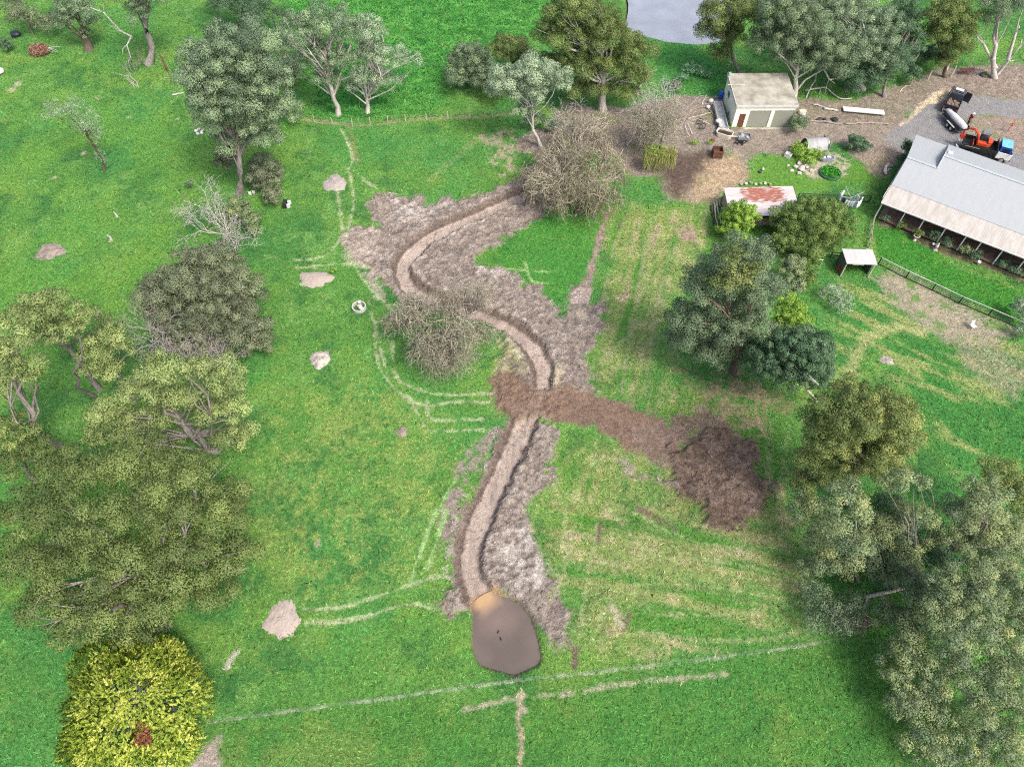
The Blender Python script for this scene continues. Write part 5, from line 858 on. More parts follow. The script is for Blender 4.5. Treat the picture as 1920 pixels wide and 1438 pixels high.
# ---------------------------------------------------------------- vehicles
TY = BLACK; HUB = mat('wheel_rim', (.45, .45, .46), .4, .15, metal=.4); GLASS = mat('vehicle_glass', (.02, .025, .03), .08, .1, spec=.6); NAVY = mat('dark_navy_paint', (.018, .022, .032), .3, .1, spec=.6)
def wheel(parent, x, y, r, wd=.24, rim=HUB):
    w_ = MB(); w_.cyl((x, y, r), r, wd, 18, 'y'); o = w_.build('wheel', TY, parent, smooth=False, bevel=.03)
    s = 1 if y > 0 else -1; MB().cyl((x, y + s * (wd / 2 + .005), r), r * .58, .02, 14, 'y').build('rim', rim, o); return o
def utility():
    a, b = on(1778, 211), on(1797, 172); rz = frame_dir(a[:2], b[:2]); root = empty('pickup_truck', a, rz, 'dark four-wheel-drive pickup with a brown load and an open side door', 'pickup truck')
    w_ = .92; hood = .96
    MB().side([(-.1, .55), (5.0, .55), (5.1, .75), (5.05, 1.0), (3.75, 1.12), (3.7, 1.15), (1.75, 1.15), (1.75, .95), (-.1, .95)], -w_, w_).build('body', NAVY, root, bevel=.05)
    cb = MB(); cb.add([(1.8, -.86, 1.15), (3.85, -.86, 1.15), (3.85, .86, 1.15), (1.8, .86, 1.15), (1.95, -.74, 1.78), (3.2, -.74, 1.78), (3.2, .74, 1.78), (1.95, .74, 1.78)], [(0, 1, 5, 4), (1, 2, 6, 5), (2, 3, 7, 6), (3, 0, 4, 7), (4, 5, 6, 7)]); cb.build('cab', NAVY, root, bevel=.05)
    MB().add([(3.86, -.76, 1.2), (3.86, .76, 1.2), (3.25, .68, 1.74), (3.25, -.68, 1.74)], [(0, 1, 2, 3)]).build('windscreen', GLASS, root)
    for s in (-1, 1): MB().add([(2.0, s * .87, 1.22), (3.6, s * .87, 1.22), (3.1, s * .765, 1.72), (2.05, s * .765, 1.72)], [(0, 1, 2, 3)]).build('side_window', GLASS, root)
    mb = MB(); [mb.box((2.05 + i * .38, 0, 1.86), (.05, 1.35, .05)) for i in range(4)]; [mb.box((2.62, s * .66, 1.86), (1.3, .05, .06)) for s in (-1, 1)]; mb.build('roof_rack', STEEL, root); MB().box((2.9, 0, 1.93), (.5, 1.0, .08)).build('roof_box', WHITE, root)
    mb = MB(); mb.box((.8, -w_ + .03, 1.12), (1.8, .05, .34)); mb.box((.8, w_ - .03, 1.12), (1.8, .05, .34)); mb.box((-.08, 0, 1.12), (.05, 1.75, .34)); mb.build('tray_side', NAVY, root)
    rng = np.random.default_rng(5); mb = MB(); [mb.blob((.8 + rng.uniform(-.65, .65), rng.uniform(-.6, .6), 1.1), (rng.uniform(.2, .42), rng.uniform(.2, .35), rng.uniform(.1, .22)), rng) for _ in range(14)]; mb.build('load', mat('brown_load', (.22, .15, .12), .9, .4, 4), root)
    MB().box((-.17, 0, .78), (.03, .5, .14)).build('number_plate', WHITE, root); MB().box((-.15, 0, .55), (.12, 1.7, .14)).build('bumper', STEEL, root)
    for s in (-1, 1): MB().box((-.15, s * .8, .82), (.05, .14, .2)).build('tail_light', REDP, root); MB().box((5.08, s * .7, .85), (.06, .3, .14)).build('headlight', WHITE, root)
    dr = MB().box((3.1, -1.30, .98), (.08, .85, .95), rz=R(-12)).build('door', NAVY, root); MB().box((3.12, -1.30, 1.56), (.05, .75, .4), rz=R(-12)).build('window', GLASS, dr)
    for x in (.75, 4.15):
        for y in (-.84, .84): wheel(root, x, y, .38)
utility()
def trailer():
    a, b = on(1776, 222), on(1804, 252); rz = frame_dir(b[:2], a[:2]); L_ = np.linalg.norm(b[:2] - a[:2]); root = empty('tandem_trailer', b, rz, 'tandem-axle trailer carrying a long white rounded tank-shaped load', 'trailer')
    mb = MB(); mb.box((1.9, 0, .62), (3.6, 1.5, .12)); mb.tube([(3.7, .6, .6), (4.9, 0, .55)], .05, 5); mb.tube([(3.7, -.6, .6), (4.9, 0, .55)], .05, 5); mb.build('chassis', STEEL, root)
    mb = MB(); mb.box((1.9, .72, .85), (3.6, .05, .4)); mb.box((1.9, -.72, .85), (3.6, .05, .4)); mb.box((.12, 0, .85), (.05, 1.4, .4)); mb.build('side_board', DARKM, root)
    vs = []; fs = []; st = [(.05, .30), (.25, .42), (1.2, .48), (2.6, .46), (3.6, .32), (4.2, .10)]; n = 10
    for x, r in st:
        for k in range(n + 1): th = math.pi * k / n; vs.append((x, r * math.cos(th), .95 + r * 1.05 * math.sin(th)))
    for i in range(len(st) - 1):
        for k in range(n): j = i * (n + 1) + k; fs.append((j, j + 1, j + n + 2, j + n + 1))
    fs += [tuple(range(n + 1)), tuple((len(st) - 1) * (n + 1) + k for k in range(n + 1))]; MB().add(vs, fs).build('load', WHITE, root)
    for x in (1.2, 1.95):
        for y in (-.92, .92): wheel(root, x, y, .33, .2, WHITE)
    for s in (-1, 1): MB().box((1.58, s * .92, .74), (1.6, .26, .04)).build('mudguard', GALV, root)
    wheel(root, 4.3, .12, .14, .08)
trailer()
def tipper():
    a, b = on(1801, 277), on(1884, 297); rz = frame_dir(a[:2], b[:2]); root = empty('tipper_truck', a, rz, 'white and blue tipper truck with a black tray parked behind the house roof', 'truck')
    TB = mat('tray_black', (.03, .028, .028), .6, .25); CW = mat('cab_white', (.80, .80, .80), .35, .05); CB = mat('cab_roof_blue', (.16, .42, .80), .35, .15, 1.5); CD = mat('cab_dark_blue', (.02, .06, .32), .35, .1)
    mb = MB(); mb.box((2.7, .42, .65), (5.6, .12, .2)); mb.box((2.7, -.42, .65), (5.6, .12, .2)); mb.build('chassis', DARKM, root)
    tr = MB().box((1.75, 0, .92), (3.7, 2.1, .1)).build('tray', TB, root)
    mb = MB(); mb.box((1.75, 1.07, 1.22), (3.7, .06, .5)); mb.box((1.75, -1.07, 1.22), (3.7, .06, .5)); mb.build('side_board', TB, tr); MB().box((3.62, 0, 1.45), (.06, 2.1, 1.0)).build('headboard', TB, tr)
    MB().box((.9, -1.11, 1.30), (1.7, .02, .06)).build('rope_rail', GALV, tr); mb = MB(); mb.box((-.35, -.75, .55), (1.2, .35, .07), tilt=R(38)); mb.box((-.35, .75, .55), (1.2, .35, .07), tilt=R(38)); mb.build('loading_ramp', GALV, tr)
    c = MB(); c.add([(3.85, -1.0, .55), (5.45, -1.0, .55), (5.45, 1.0, .55), (3.85, 1.0, .55), (3.85, -1.0, 1.45), (5.50, -1.0, 1.35), (5.50, 1.0, 1.35), (3.85, 1.0, 1.45)], [(0, 1, 5, 4), (1, 2, 6, 5), (2, 3, 7, 6), (3, 0, 4, 7), (4, 5, 6, 7), (3, 2, 1, 0)]); cab = c.build('cab', CW, root, bevel=.05)
    c = MB(); c.add([(3.87, -.97, 1.46), (5.44, -.97, 1.38), (5.44, .97, 1.38), (3.87, .97, 1.46), (3.95, -.86, 2.1), (5.05, -.86, 2.1), (5.05, .86, 2.1), (3.95, .86, 2.1)], [(0, 1, 5, 4), (1, 2, 6, 5), (2, 3, 7, 6), (3, 0, 4, 7), (4, 5, 6, 7)]); c.build('cab_upper', CD, root)
    MB().box((4.5, 0, 2.16), (1.25, 1.78, .10)).build('cab_roof', CB, root, bevel=.04)
    MB().add([(5.455, -.85, 1.48), (5.455, .85, 1.48), (5.09, .78, 2.04), (5.09, -.78, 2.04)], [(0, 1, 2, 3)]).build('windscreen', GLASS, root)
    for s in (-1, 1):
        MB().box((4.6, s * .95, 1.76), (.8, .02, .42), rx=R(s * 9)).build('side_window', GLASS, root); MB().box((5.3, s * 1.12, 1.65), (.06, .14, .3)).build('mirror', DARKM, root); MB().box((5.52, s * .75, .85), (.05, .28, .16)).build('headlight', GALV, root)
    MB().box((5.55, 0, .55), (.1, 2.0, .22)).build('bumper', CD, root)
    for x in (.9, 4.65):
        for y in (-.86, .86): wheel(root, x, y, .4, .28)
    # excavator standing in the tray
    tx = root.matrix_basis
    ORG = mat('excavator_orange', (.50, .065, .022), .4, .15, 2); M_ = Matrix.Translation(Vector(a)) @ Matrix.Rotation(rz, 4, 'Z'); e0 = M_ @ Vector((1.9, 0, .98))
    ex = empty('mini_excavator', e0, rz, 'orange-red mini excavator loaded in the tipper tray with its boom folded over the back', 'excavator')
    ex.scale = (.88, .88, .88); mb = MB()
    for s in (-1, 1): mb.side([(-.95, .14), (-.8, 0), (.75, 0), (.9, .14), (.75, .34), (-.8, .34)], s * .6 - .14, s * .6 + .14)
    mb.build('track', BLACK, ex, bevel=.03)
    MB().prism([(1.05, -.45), (1.18, 0), (1.05, .5), (.6, .75), (-.5, .75), (-.75, .3), (-.75, -.75), (.6, -.75)], .42, .95).build('body', ORG, ex, bevel=.08)
    MB().prism([(1.1, -.4), (1.22, 0), (1.1, .45), (.75, .65), (.55, .65), (.55, -.65), (.75, -.65)], .952, 1.2).build('engine_cover', ORG, ex, bevel=.06)
    mb = MB(); [mb.box((x, y, 1.55), (.07, .07, 1.2)) for x in (-.5, .4) for y in (-.15, .68)]; mb.box((-.05, .27, 1.2), (.95, .86, .5)); mb.build('cab', DARKM, ex); MB().box((-.05, .27, 2.18), (1.05, .98, .08)).build('cab_roof', mat('cab_top_grey', (.18, .19, .21), .4, .2), ex, bevel=.03)
    bm = MB(); bm.tube([(-.6, -.2, .8), (-1.1, -.25, 1.9), (-1.7, .0, 2.3), (-2.3, .35, 2.0)], [.15, .17, .16, .12], 6); bm.build('boom', REDP, ex); ar = MB(); ar.tube([(-2.3, .35, 2.05), (-2.75, .55, 1.3), (-2.6, .5, .75)], [.13, .12, .09], 6); ar.build('dipper_arm', REDP, ex)
    MB().tube([(-.75, -.25, 1.0), (-1.5, -.1, 1.85)], .05, 6).build('hydraulic_ram', GALV, ex)
    MB().side([(-2.9, .85), (-2.35, .85), (-2.3, .45), (-2.6, .25), (-2.95, .45)], .25, .8).build('bucket', REDP, ex); MB().side([(-1.15, .0), (-1.0, .0), (-1.0, .5), (-1.12, .5)], -.7, .7).build('dozer_blade', ORG, ex)
tipper()

# ---------------------------------------------------------------- person beside the trailer
def person():
    p = on(1815, 232); root = empty('person', p, R(200), 'person in a dark red top and white hat standing beside the orange boom', 'person')
    SK = mat('skin', (.45, .28, .20), .6, .1); RED = mat('dark_red_top', (.28, .03, .03), .85, .2); JE = mat('dark_trousers', (.04, .05, .075), .9, .2)
    def skinned(name, vs, es, rad, m, parent=None, sub=2):
        me = bpy.data.meshes.new(name); me.from_pydata(vs, es, []); o = bpy.data.objects.new(name, me); COL.objects.link(o); o.parent = parent; me.materials.append(m)
        s = o.modifiers.new('skin', 'SKIN'); sv = me.skin_vertices[0].data
        for i, r in enumerate(rad): sv[i].radius = (r, r)
        sv[0].use_root = True; s.use_smooth_shade = True
        u = o.modifiers.new('sub', 'SUBSURF'); u.levels = sub; u.render_levels = sub; return o
    vs = [(0, 0, .92), (0, 0, 1.12), (0, 0, 1.38), (0, 0, 1.49), (.015, 0, 1.58), (.02, 0, 1.70), (0, .09, .88), (.04, .10, .48), (0, .11, .08), (.13, .115, .04), (0, -.09, .88), (-.02, -.10, .48), (-.05, -.11, .08), (.08, -.115, .04),
          (0, .19, 1.40), (.03, .25, 1.13), (.18, .22, .95), (.24, .21, .90), (0, -.19, 1.40), (.02, -.26, 1.13), (.16, -.24, .94), (.22, -.23, .89)]
    es = [(0, 1), (1, 2), (2, 3), (3, 4), (4, 5), (0, 6), (6, 7), (7, 8), (8, 9), (0, 10), (10, 11), (11, 12), (12, 13), (2, 14), (14, 15), (15, 16), (16, 17), (2, 18), (18, 19), (19, 20), (20, 21)]
    rad = [.14, .135, .15, .06, .075, .085, .09, .062, .042, .04, .09, .062, .042, .04, .065, .045, .034, .03, .065, .045, .034, .03]
    skinned('body', vs, es, rad, SK, root)
    for s in (1, -1):
        for i, (dy, l) in enumerate(((-.024, .055), (-.008, .065), (.008, .06), (.024, .05))):
            pass
    skinned('top', [(0, 0, .95), (0, 0, 1.12), (0, 0, 1.39), (0, .19, 1.41), (.03, .255, 1.13), (0, -.19, 1.41), (.02, -.265, 1.13)], [(0, 1), (1, 2), (2, 3), (3, 4), (2, 5), (5, 6)], [.165, .155, .17, .085, .06, .085, .06], RED, root)
    skinned('trousers', [(0, 0, .95), (0, .09, .86), (.04, .10, .48), (0, .11, .10), (0, -.09, .86), (-.02, -.10, .48), (-.05, -.11, .10)], [(0, 1), (1, 2), (2, 3), (0, 4), (4, 5), (5, 6)], [.155, .11, .08, .065, .11, .08, .065], JE, root)
    MB().lathe((.02, 0, 1.70), [(0, .16), (.09, .14), (.11, .07), (.12, .05), (.21, .03), (.21, .015), (.1, .02)], 18).build('hat', WHITE, root, smooth=True)
    mb = MB(); mb.box((.145, .115, .05), (.26, .10, .09)); mb.box((.095, -.115, .05), (.26, .10, .09)); mb.build('boots', DARKM, root, bevel=.03)
    fm = MB()
    for s, hp in ((1, Vector((.26, .205, .885))), (-1, Vector((.24, -.225, .875)))):
        for k in range(4): q = hp + Vector((0, (k - 1.5) * .018, 0)); fm.tube([q - Vector((.03, 0, -.01)), q + Vector((.03, 0, -.03)), q + Vector((.04, 0, -.065 + .006 * abs(k - 1.5)))], [.010, .009, .007], 5)
        fm.tube([hp + Vector((-.03, -s * .03, 0)), hp + Vector((.01, -s * .05, -.02))], [.011, .009], 5)
    fm.build('hands', SK, root)
    MB().tube([(.10, 0, 1.675), (.125, 0, 1.655)], [.016, .02], 6).build('nose', SK, root)
person()
# ---------------------------------------------------------------- yard things
def one(mb, name, m, p, rz, label, cat, group=None, **k):
    o = mb.build(name, m, None, p, **k); o.rotation_euler = (0, 0, rz); return tag(o, label, cat, group)
def beam_between(a, b, wd, h, name, m, label, cat, group=None, up=0.0):
    A, B = on(*a), on(*b); d = B - A; l = np.linalg.norm(d[:2]); return one(MB().box((l / 2, 0, h / 2 + up), (l, wd, h)), name, m, A, math.atan2(d[1], d[0]), label, cat, group)
def pole(a, b, r, m, name, label, cat, group=None, up=.08, seed=0, bend=.03):
    rng = np.random.default_rng(seed); A, B = on(*a), on(*b); d = B - A; P = [Vector(x) for x in curve((0, 0, r), d + np.array([0, 0, up]), rng, bend, 6)]
    for q in P: q.z = max(q.z, gz(A[0] + q.x, A[1] + q.y) - A[2] + r * .8)
    return one(MB().tube(P, list(np.linspace(r, r * .65, 7)), 7), name, m, A, 0, label, cat, group, smooth=True)
# blue drum
r0 = empty('blue_drum', on(1351, 182), 0, 'bright blue plastic drum standing at the rear left corner of the garage', 'drum'); MB().lathe((0, 0, 0), [(0, 0), (.29, 0), (.31, .05), (.31, .3), (.325, .32), (.31, .34), (.31, .62), (.325, .64), (.31, .66), (.31, .92), (.28, .98), (0, .98)], 20).build('barrel', BLUE, r0, smooth=True); MB().cyl((.12, 0, 1.0), .05, .05, 10).build('lid', mat('lid_white', (.6, .6, .6), .5), r0)
# long trough / trailer deck at the garage side
A, B = on(1356, 246), on(1344, 197); rz = frame_dir(A, B); L_ = float(np.linalg.norm((B - A)[:2])); r0 = empty('metal_trough', A, rz, 'long galvanised metal trough lying beside the garage side wall', 'trough')
mb = MB(); mb.box((L_ / 2, 0, .32), (L_, 1.0, .06)); mb.box((L_ / 2, .53, .5), (L_, .06, .42)); mb.box((L_ / 2, -.53, .5), (L_, .06, .42)); mb.box((.03, 0, .5), (.06, 1.0, .42)); mb.box((L_ - .03, 0, .5), (.06, 1.0, .42)); mb.build('trough_body', GALV, r0)
for x in (.6, L_ - .6): MB().box((x, 0, .15), (.12, 1.0, .28)).build('leg', DTIMB, r0)
rng = np.random.default_rng(3); one(MB().blob((0, 0, .62), (.42, .38, .26), rng, 10, 6, .1), 'white_sack', WHITE, on(1346, 233), 0, 'bulging white sack lying in the near end of the metal trough', 'sack', smooth=True)
# bath tub
A = on(1358, 253); r0 = empty('bathtub', A, R(-28), 'old cream bathtub holding dark water in the yard', 'bathtub')
def rr(a, b, r, n=5): return [(sx * (a - r) + r * math.cos(t), sy * (b - r) + r * math.sin(t)) for sx, sy, t0 in ((1, 1, 0), (-1, 1, 90), (-1, -1, 180), (1, -1, 270)) for t in [R(t0 + 90 * k / n) for k in range(n + 1)]]
def tub(parent, a, b, r, h, m, wm, fill=.7, t=.09, nm='tub'):
    O = rr(a, b, r); I = rr(a - t, b - t, r - t * .6); n = len(O); vs = [(x * .88, y * .88, 0) for x, y in O] + [(x, y, h) for x, y in O] + [(x, y, h) for x, y in I] + [(x * .85, y * .85, .08) for x, y in I]
    fs = [(k * n + i, k * n + (i + 1) % n, (k + 1) * n + (i + 1) % n, (k + 1) * n + i) for k in range(3) for i in range(n)] + [tuple(range(3 * n, 4 * n))]; MB().add(vs, fs).build(nm, m, parent, smooth=False)
    I2 = rr(a - t * 1.15, b - t * 1.15, r - t * .6); MB().add([(x * .97, y * .97, h * fill) for x, y in I2], [tuple(range(n))]).build('water', wm, parent)
DW = mat('dark_water', (.05, .045, .03), .1, .2); tub(r0, 1.05, .62, .4, .6, mat('cream_enamel', (.70, .65, .55), .4, .1), DW)
# little trailer with pale drawbar, junk near it
r0 = empty('garden_trailer', on(1394, 262), R(-8), 'small grey garden trailer with a pale wooden drawbar beside the bathtub', 'trailer')
mb = MB(); mb.box((0, 0, .42), (1.5, 1.0, .06)); mb.box((0, .5, .6), (1.5, .05, .32)); mb.box((0, -.5, .6), (1.5, .05, .32)); mb.box((.74, 0, .6), (.05, .95, .32)); mb.build('body', mat('trailer_grey', (.23, .25, .27), .6, .25), r0); MB().box((-1.25, .12, .40), (1.2, .16, .08)).build('drawbar', TIMBP, r0); rng = np.random.default_rng(8); mb = MB(); [mb.box((rng.uniform(-.55, .55), rng.uniform(-.35, .35), .55 + rng.uniform(0, .2)), (.4, .25, .12), rng.uniform(0, 3)) for _ in range(7)]; mb.build('load', mat('junk_pale', (.42, .44, .46), .7, .4), r0)
for y in (-.56, .56): wheel(r0, 0, y, .25, .14)
rng = np.random.default_rng(9); r0 = empty('scrap_pile', on(1387, 269), .3, 'small dark pile of scrap below the garden trailer', 'scrap'); mb = MB(); [mb.box((rng.uniform(-.5, .5), rng.uniform(-.35, .35), .1 + rng.uniform(0, .15)), (rng.uniform(.2, .6), .12, .1), rng.uniform(0, 3), rng.uniform(-.5, .5)) for _ in range(12)]; mb.build('pieces', DARKM, r0); MB().cyl((.2, .1, .25), .2, .12, 14, 'y').build('tyre', BLACK, r0)
# old wheels
r0 = empty('wheel_axle', on(1314, 236), R(10), 'pair of old dark spoked wheels on an axle lying in the yard', 'cart wheels')
for y in (-.55, .55):
    wv_ = MB(); n = 18; wv_.tube([(.42 * math.cos(2 * math.pi * k / n), y, .42 + .42 * math.sin(2 * math.pi * k / n)) for k in range(n + 1)], .05, 6, False); [wv_.tube([(0, y, .42), (.42 * math.cos(t), y, .42 + .42 * math.sin(t))], .018, 4) for t in np.linspace(0, 5.5, 8)]; wv_.build('wheel', DARKM, r0)
MB().tube([(0, -.6, .42), (0, .6, .42)], .04, 6).build('axle', STEEL, r0)
# poles and planks heap
g = 'old fence poles scattered in the yard'
spots = [((1288, 216), (1318, 204)), ((1290, 222), (1322, 214)), ((1296, 226), (1330, 217)), ((1294, 230), (1326, 226)), ((1300, 205), (1334, 196)), ((1310, 235 - 18), (1338, 208)), ((1292, 211), (1310, 196)), ((1316, 196), (1326, 176)), ((1326, 200), (1340, 216)), ((1306, 222), (1330, 232))]
for i, (a, b) in enumerate(spots): pole(a, b, .07, TIMBP if i % 2 else TIMB, 'timber_pole', 'weathered pole lying in the loose heap left of the metal trough', 'pole', g, seed=i)
pole((1283, 233), (1293, 254), .08, TIMBP, 'timber_pole', 'left one of two parallel pale poles lying apart at the edge of the yard', 'pole', g, seed=31, bend=.01)
pole((1289, 230), (1298, 251), .08, TIMBP, 'timber_pole', 'right one of two parallel pale poles lying apart at the edge of the yard', 'pole', g, seed=32, bend=.01)
pole((1366, 244), (1355, 202), .07, WHITE, 'white_pipe', 'white pipe lying between trough and garage wall', 'pipe', None, seed=33, bend=.0)
pole((1362, 222), (1370, 208), .08, DTIMB, 'dark_plank', 'dark plank leaning on the cream garage side wall', 'plank', None, up=1.2, seed=34, bend=.0)
for i, (x, y, s, l) in enumerate([(1333, 191, .42, 'larger white plastic drum lump beside the far end of the trough'), (1328, 201, .3, 'smaller white plastic container below the larger white lump')]): one(MB().blob((0, 0, s * .6), (s, s * .9, s * .7), np.random.default_rng(40 + i), 10, 6, .12), 'white_container', WHITE, on(x, y), 0, l, 'container', smooth=True)
r0 = empty('rusty_bin', on(1344, 291), R(-3), 'square rusty brown steel bin standing in the dug earth', 'bin'); mb = MB(); [mb.box(c, s) for c, s in (((0, .55, .5), (1.2, .06, 1.0)), ((0, -.55, .5), (1.2, .06, 1.0)), ((.57, 0, .5), (.06, 1.04, 1.0)), ((-.57, 0, .5), (.06, 1.04, 1.0)), ((0, 0, .45), (1.08, 1.04, .06)))]; mb.build('bin_body', mat('brown_rust', (.13, .065, .045), .9, .3), r0); MB().box((0, -.6, .93), (1.26, .05, .12)).build('rim', RUST, r0)
one(MB().blob((0, 0, .2), (.32, .28, .24), np.random.default_rng(50), 8, 5, .2), 'rusty_pot', RUST, on(1336, 264), 0, 'small rusty pot at the edge of the bathtub', 'pot')
for i, (x, y, r, l) in enumerate([(1303, 267, 10, 'small green clump of grass on bare yard left of the rusty pot'), (1331, 267, 7, 'tiny green clump beside the rusty pot')]): tree('weed_clump', l, 'plant', [(x, y, r, r * .5, .15)], None, 'lime', BARK_B, .3, 700, L=.2, Wd=.06, trunk=0, limbs=0, seed=140 + i)
# white roof sheet, logs, edging behind the garage
A, B = on(1581, 205), on(1658, 212); d = B - A; l = float(np.linalg.norm(d[:2])); one(MB().box((l / 2, 0, .32), (l, .95, .08)), 'white_sheet', WHITE, A, math.atan2(d[1], d[0]), 'long white sheet lying raised on the mulch behind the drive', 'sheet')
r0 = empty('fallen_branch', on(1508, 171), 0, 'thick curved bare branch lying on the mulch under the broad gum', 'fallen branch'); o0 = on(1508, 171); mb = MB(); P = [on(x, y, .2) - o0 for x, y in smooth_line([(1510, 170), (1530, 166), (1548, 165), (1562, 176), (1578, 185), (1597, 184)], 4)]; mb.tube(P, list(np.linspace(.13, .07, len(P))), 7); mb.build('limb', BARK_D, r0, smooth=True); MB().tube([P[6], P[6] + np.array([-.6, -1.6, .1])], [.06, .03], 5).build('side_branch', BARK_D, r0)
pole((1512, 182), (1536, 140), .09, BARK_D, 'fallen_branch', 'straight bare branch propped up against the broad gum', 'fallen branch', None, up=1.8, seed=52)
for i, (a, b, l) in enumerate([((1512, 226), (1580, 230), 'left of three weathered logs edging the drive behind the garage'), ((1585, 231), (1632, 229), 'middle of three weathered logs edging the drive behind the garage'), ((1628, 227), (1668, 231), 'right of three weathered logs edging the drive behind the garage')]): pole(a, b, .13, TIMB, 'edging_log', l, 'log', 'logs edging the drive', seed=60 + i, bend=.01, up=.02)
pole((1525, 195), (1550, 202), .1, BARK_D, 'grey_log', 'short grey log on the mulch left of the white sheet', 'log', None, seed=63); pole((1545, 203), (1572, 206), .16, BARK_D, 'grey_log', 'thick pale root lying right of the short grey log', 'log', None, seed=64, bend=.1)
pole((1688, 170), (1700, 160), .06, TIMBP, 'stick', 'pale stick on the mulch bank left of the pickup', 'stick', None, seed=65); pole((1697, 159), (1709, 159), .05, TIMBP, 'stick', 'small white board lying above the pale stick', 'stick', None, seed=66)
for i, (x, y, l) in enumerate([(1541, 224, 'crumpled black tarp by the edging logs behind the garage'), (1566, 223, 'smaller black plastic scrap right of the crumpled black tarp')]): one(MB().blob((0, 0, .15), (.9 - .4 * i, .35, .22), np.random.default_rng(70 + i), 10, 5, .35), 'black_tarp', DARKM, on(x, y), .05, l, 'tarp')
r0 = empty('white_crate', on(1504, 212), .1, 'small white crate near the right rear corner of the garage', 'crate'); MB().box((0, 0, .25), (.8, .55, .5)).build('crate_body', WHITE, r0, bevel=.03); MB().box((0, 0, .53), (.86, .6, .05)).build('lid', TIMBP, r0)
# white bin/pallet, rocks, ponds in front of the tunnel
r0 = empty('white_box', on(1477, 293), R(-35), 'white slatted box leaning by the yellow-green shrub', 'box'); MB().box((0, 0, .3), (.8, .6, .5), tilt=.15).build('box_body', WHITE, r0); mb = MB(); [mb.box((-.28 + .19 * i, 0, .58), (.1, .62, .03), tilt=.15) for i in range(4)]; mb.build('slats', GALV, r0)
one(MB().box((.8, 0, .7), (1.8, .5, .05), tilt=R(-38)), 'pink_board', mat('pink_board', (.60, .42, .34), .8), on(1481, 272), R(-60), 'pinkish board leaning on the yellow-green shrub', 'board')
rng = np.random.default_rng(71); place = ['upper left', 'topmost', 'right', 'lower left', 'lowest', 'central', 'far right', 'small outlying']
for i, (x, y, s) in enumerate([(1492, 313, .35), (1500, 306, .42), (1512, 312, .40), (1484, 320, .3), (1498, 325, .32), (1503, 317, .5), (1522, 320, .3), (1478, 310, .22)]): one(MB().blob((0, 0, s * .35), (s, s * .85, s * .6), rng, 8, 5, .25), 'pale_rock', ROCKM, on(x, y), rng.uniform(0, 3), place[i] + ' pale rock of the rock pile left of the green mound', 'rock', 'pale rocks by the green mound')
r0 = empty('oval_tub', on(1550, 299), R(-3), 'grey oval water tub with white things floating, beside the yellow-green shrub', 'tub'); tub(r0, .85, .45, .4, .5, mat('tub_grey', (.30, .33, .37), .5), mat('tub_water', (.13, .15, .19), .1, .2), .85); mb = MB(); mb.box((.2, .05, .48), (.5, .3, .1)); mb.box((-.35, -.05, .47), (.3, .25, .08)); mb.build('floating_piece', WHITE, r0)
r0 = empty('planter_bed', on(1557, 325), R(-8), 'low oval planter mound thick with bright green leaves at the lawn edge', 'planter'); MB().ring((0, 0, 0), 1.15, 1.3, 0, .3, 28).build('edging', mat('green_edge', (.05, .14, .09), .6), r0)
rngp = np.random.default_rng(72); Cc = rngp.normal(size=(1700, 3)) * np.array([.55, .45, .07]) + np.array([0, 0, .38]); Cc = Cc[np.hypot(Cc[:, 0], Cc[:, 1]) < 1.2]; leaf_mesh('foliage', Cc, norm(rngp.normal(size=Cc.shape)), np.full(len(Cc), .24), np.full(len(Cc), .16), rngp.uniform(.1, .8, len(Cc)), leafmat('leaf_bright', (.04, .20, .02), (.07, .33, .04), (.14, .45, .07)), r0, rngp)
one(MB().cyl((0, 0, .12), .2, .24, 14), 'plant_pot', mat('dark_pot', (.06, .06, .07), .6), on(1425, 323), 0, 'dark round pot on the grass below the garage apron', 'pot', bevel=.02)
one(MB().blob((0, 0, .2), (.16, .16, .2), np.random.default_rng(74), 8, 5, .05), 'white_ball', WHITE, on(1430, 319), 0, 'small white ball beside the dark round pot', 'ball', smooth=True)
for i in range(7): one(MB().blob((0, 0, .14), (.22, .2, .16), np.random.default_rng(80 + i), 7, 4, .25), 'stone', ROCKM if i % 2 else CONC, on(1390 + i * 9, 345 - (i % 3)), i, 'stone in the row lying along the back of the rust-roofed shed', 'stone', 'stones behind the rust-roofed shed')
pole((1560, 312), (1600, 296), .06, TIMB, 'stick', 'dry stick lying right of the green planter mound', 'stick', None, seed=67)
# shed timber stack
g = 'timber leaning at the left of the rust-roofed shed'
for i, (a, b, m_) in enumerate([((1338, 378), (1346, 420), TIMBP), ((1344, 376), (1352, 418), TIMBP), ((1349, 374), (1356, 405), TIMB), ((1334, 384), (1340, 418), DTIMB), ((1356, 368), (1350, 395), DTIMB), ((1359, 372), (1356, 400), TIMB)]): pole(a, b, .10, m_, 'timber_post', ['outer pale round post of the stack', 'second pale round post of the stack', 'weathered post in the middle of the stack', 'leftmost dark post of the stack', 'dark prop leaning on the shed wall', 'grey post against the shed wall'][i] + ' left of the rust-roofed shed', 'post', g, seed=90 + i, bend=.0, up=.5 if i > 3 else .1)
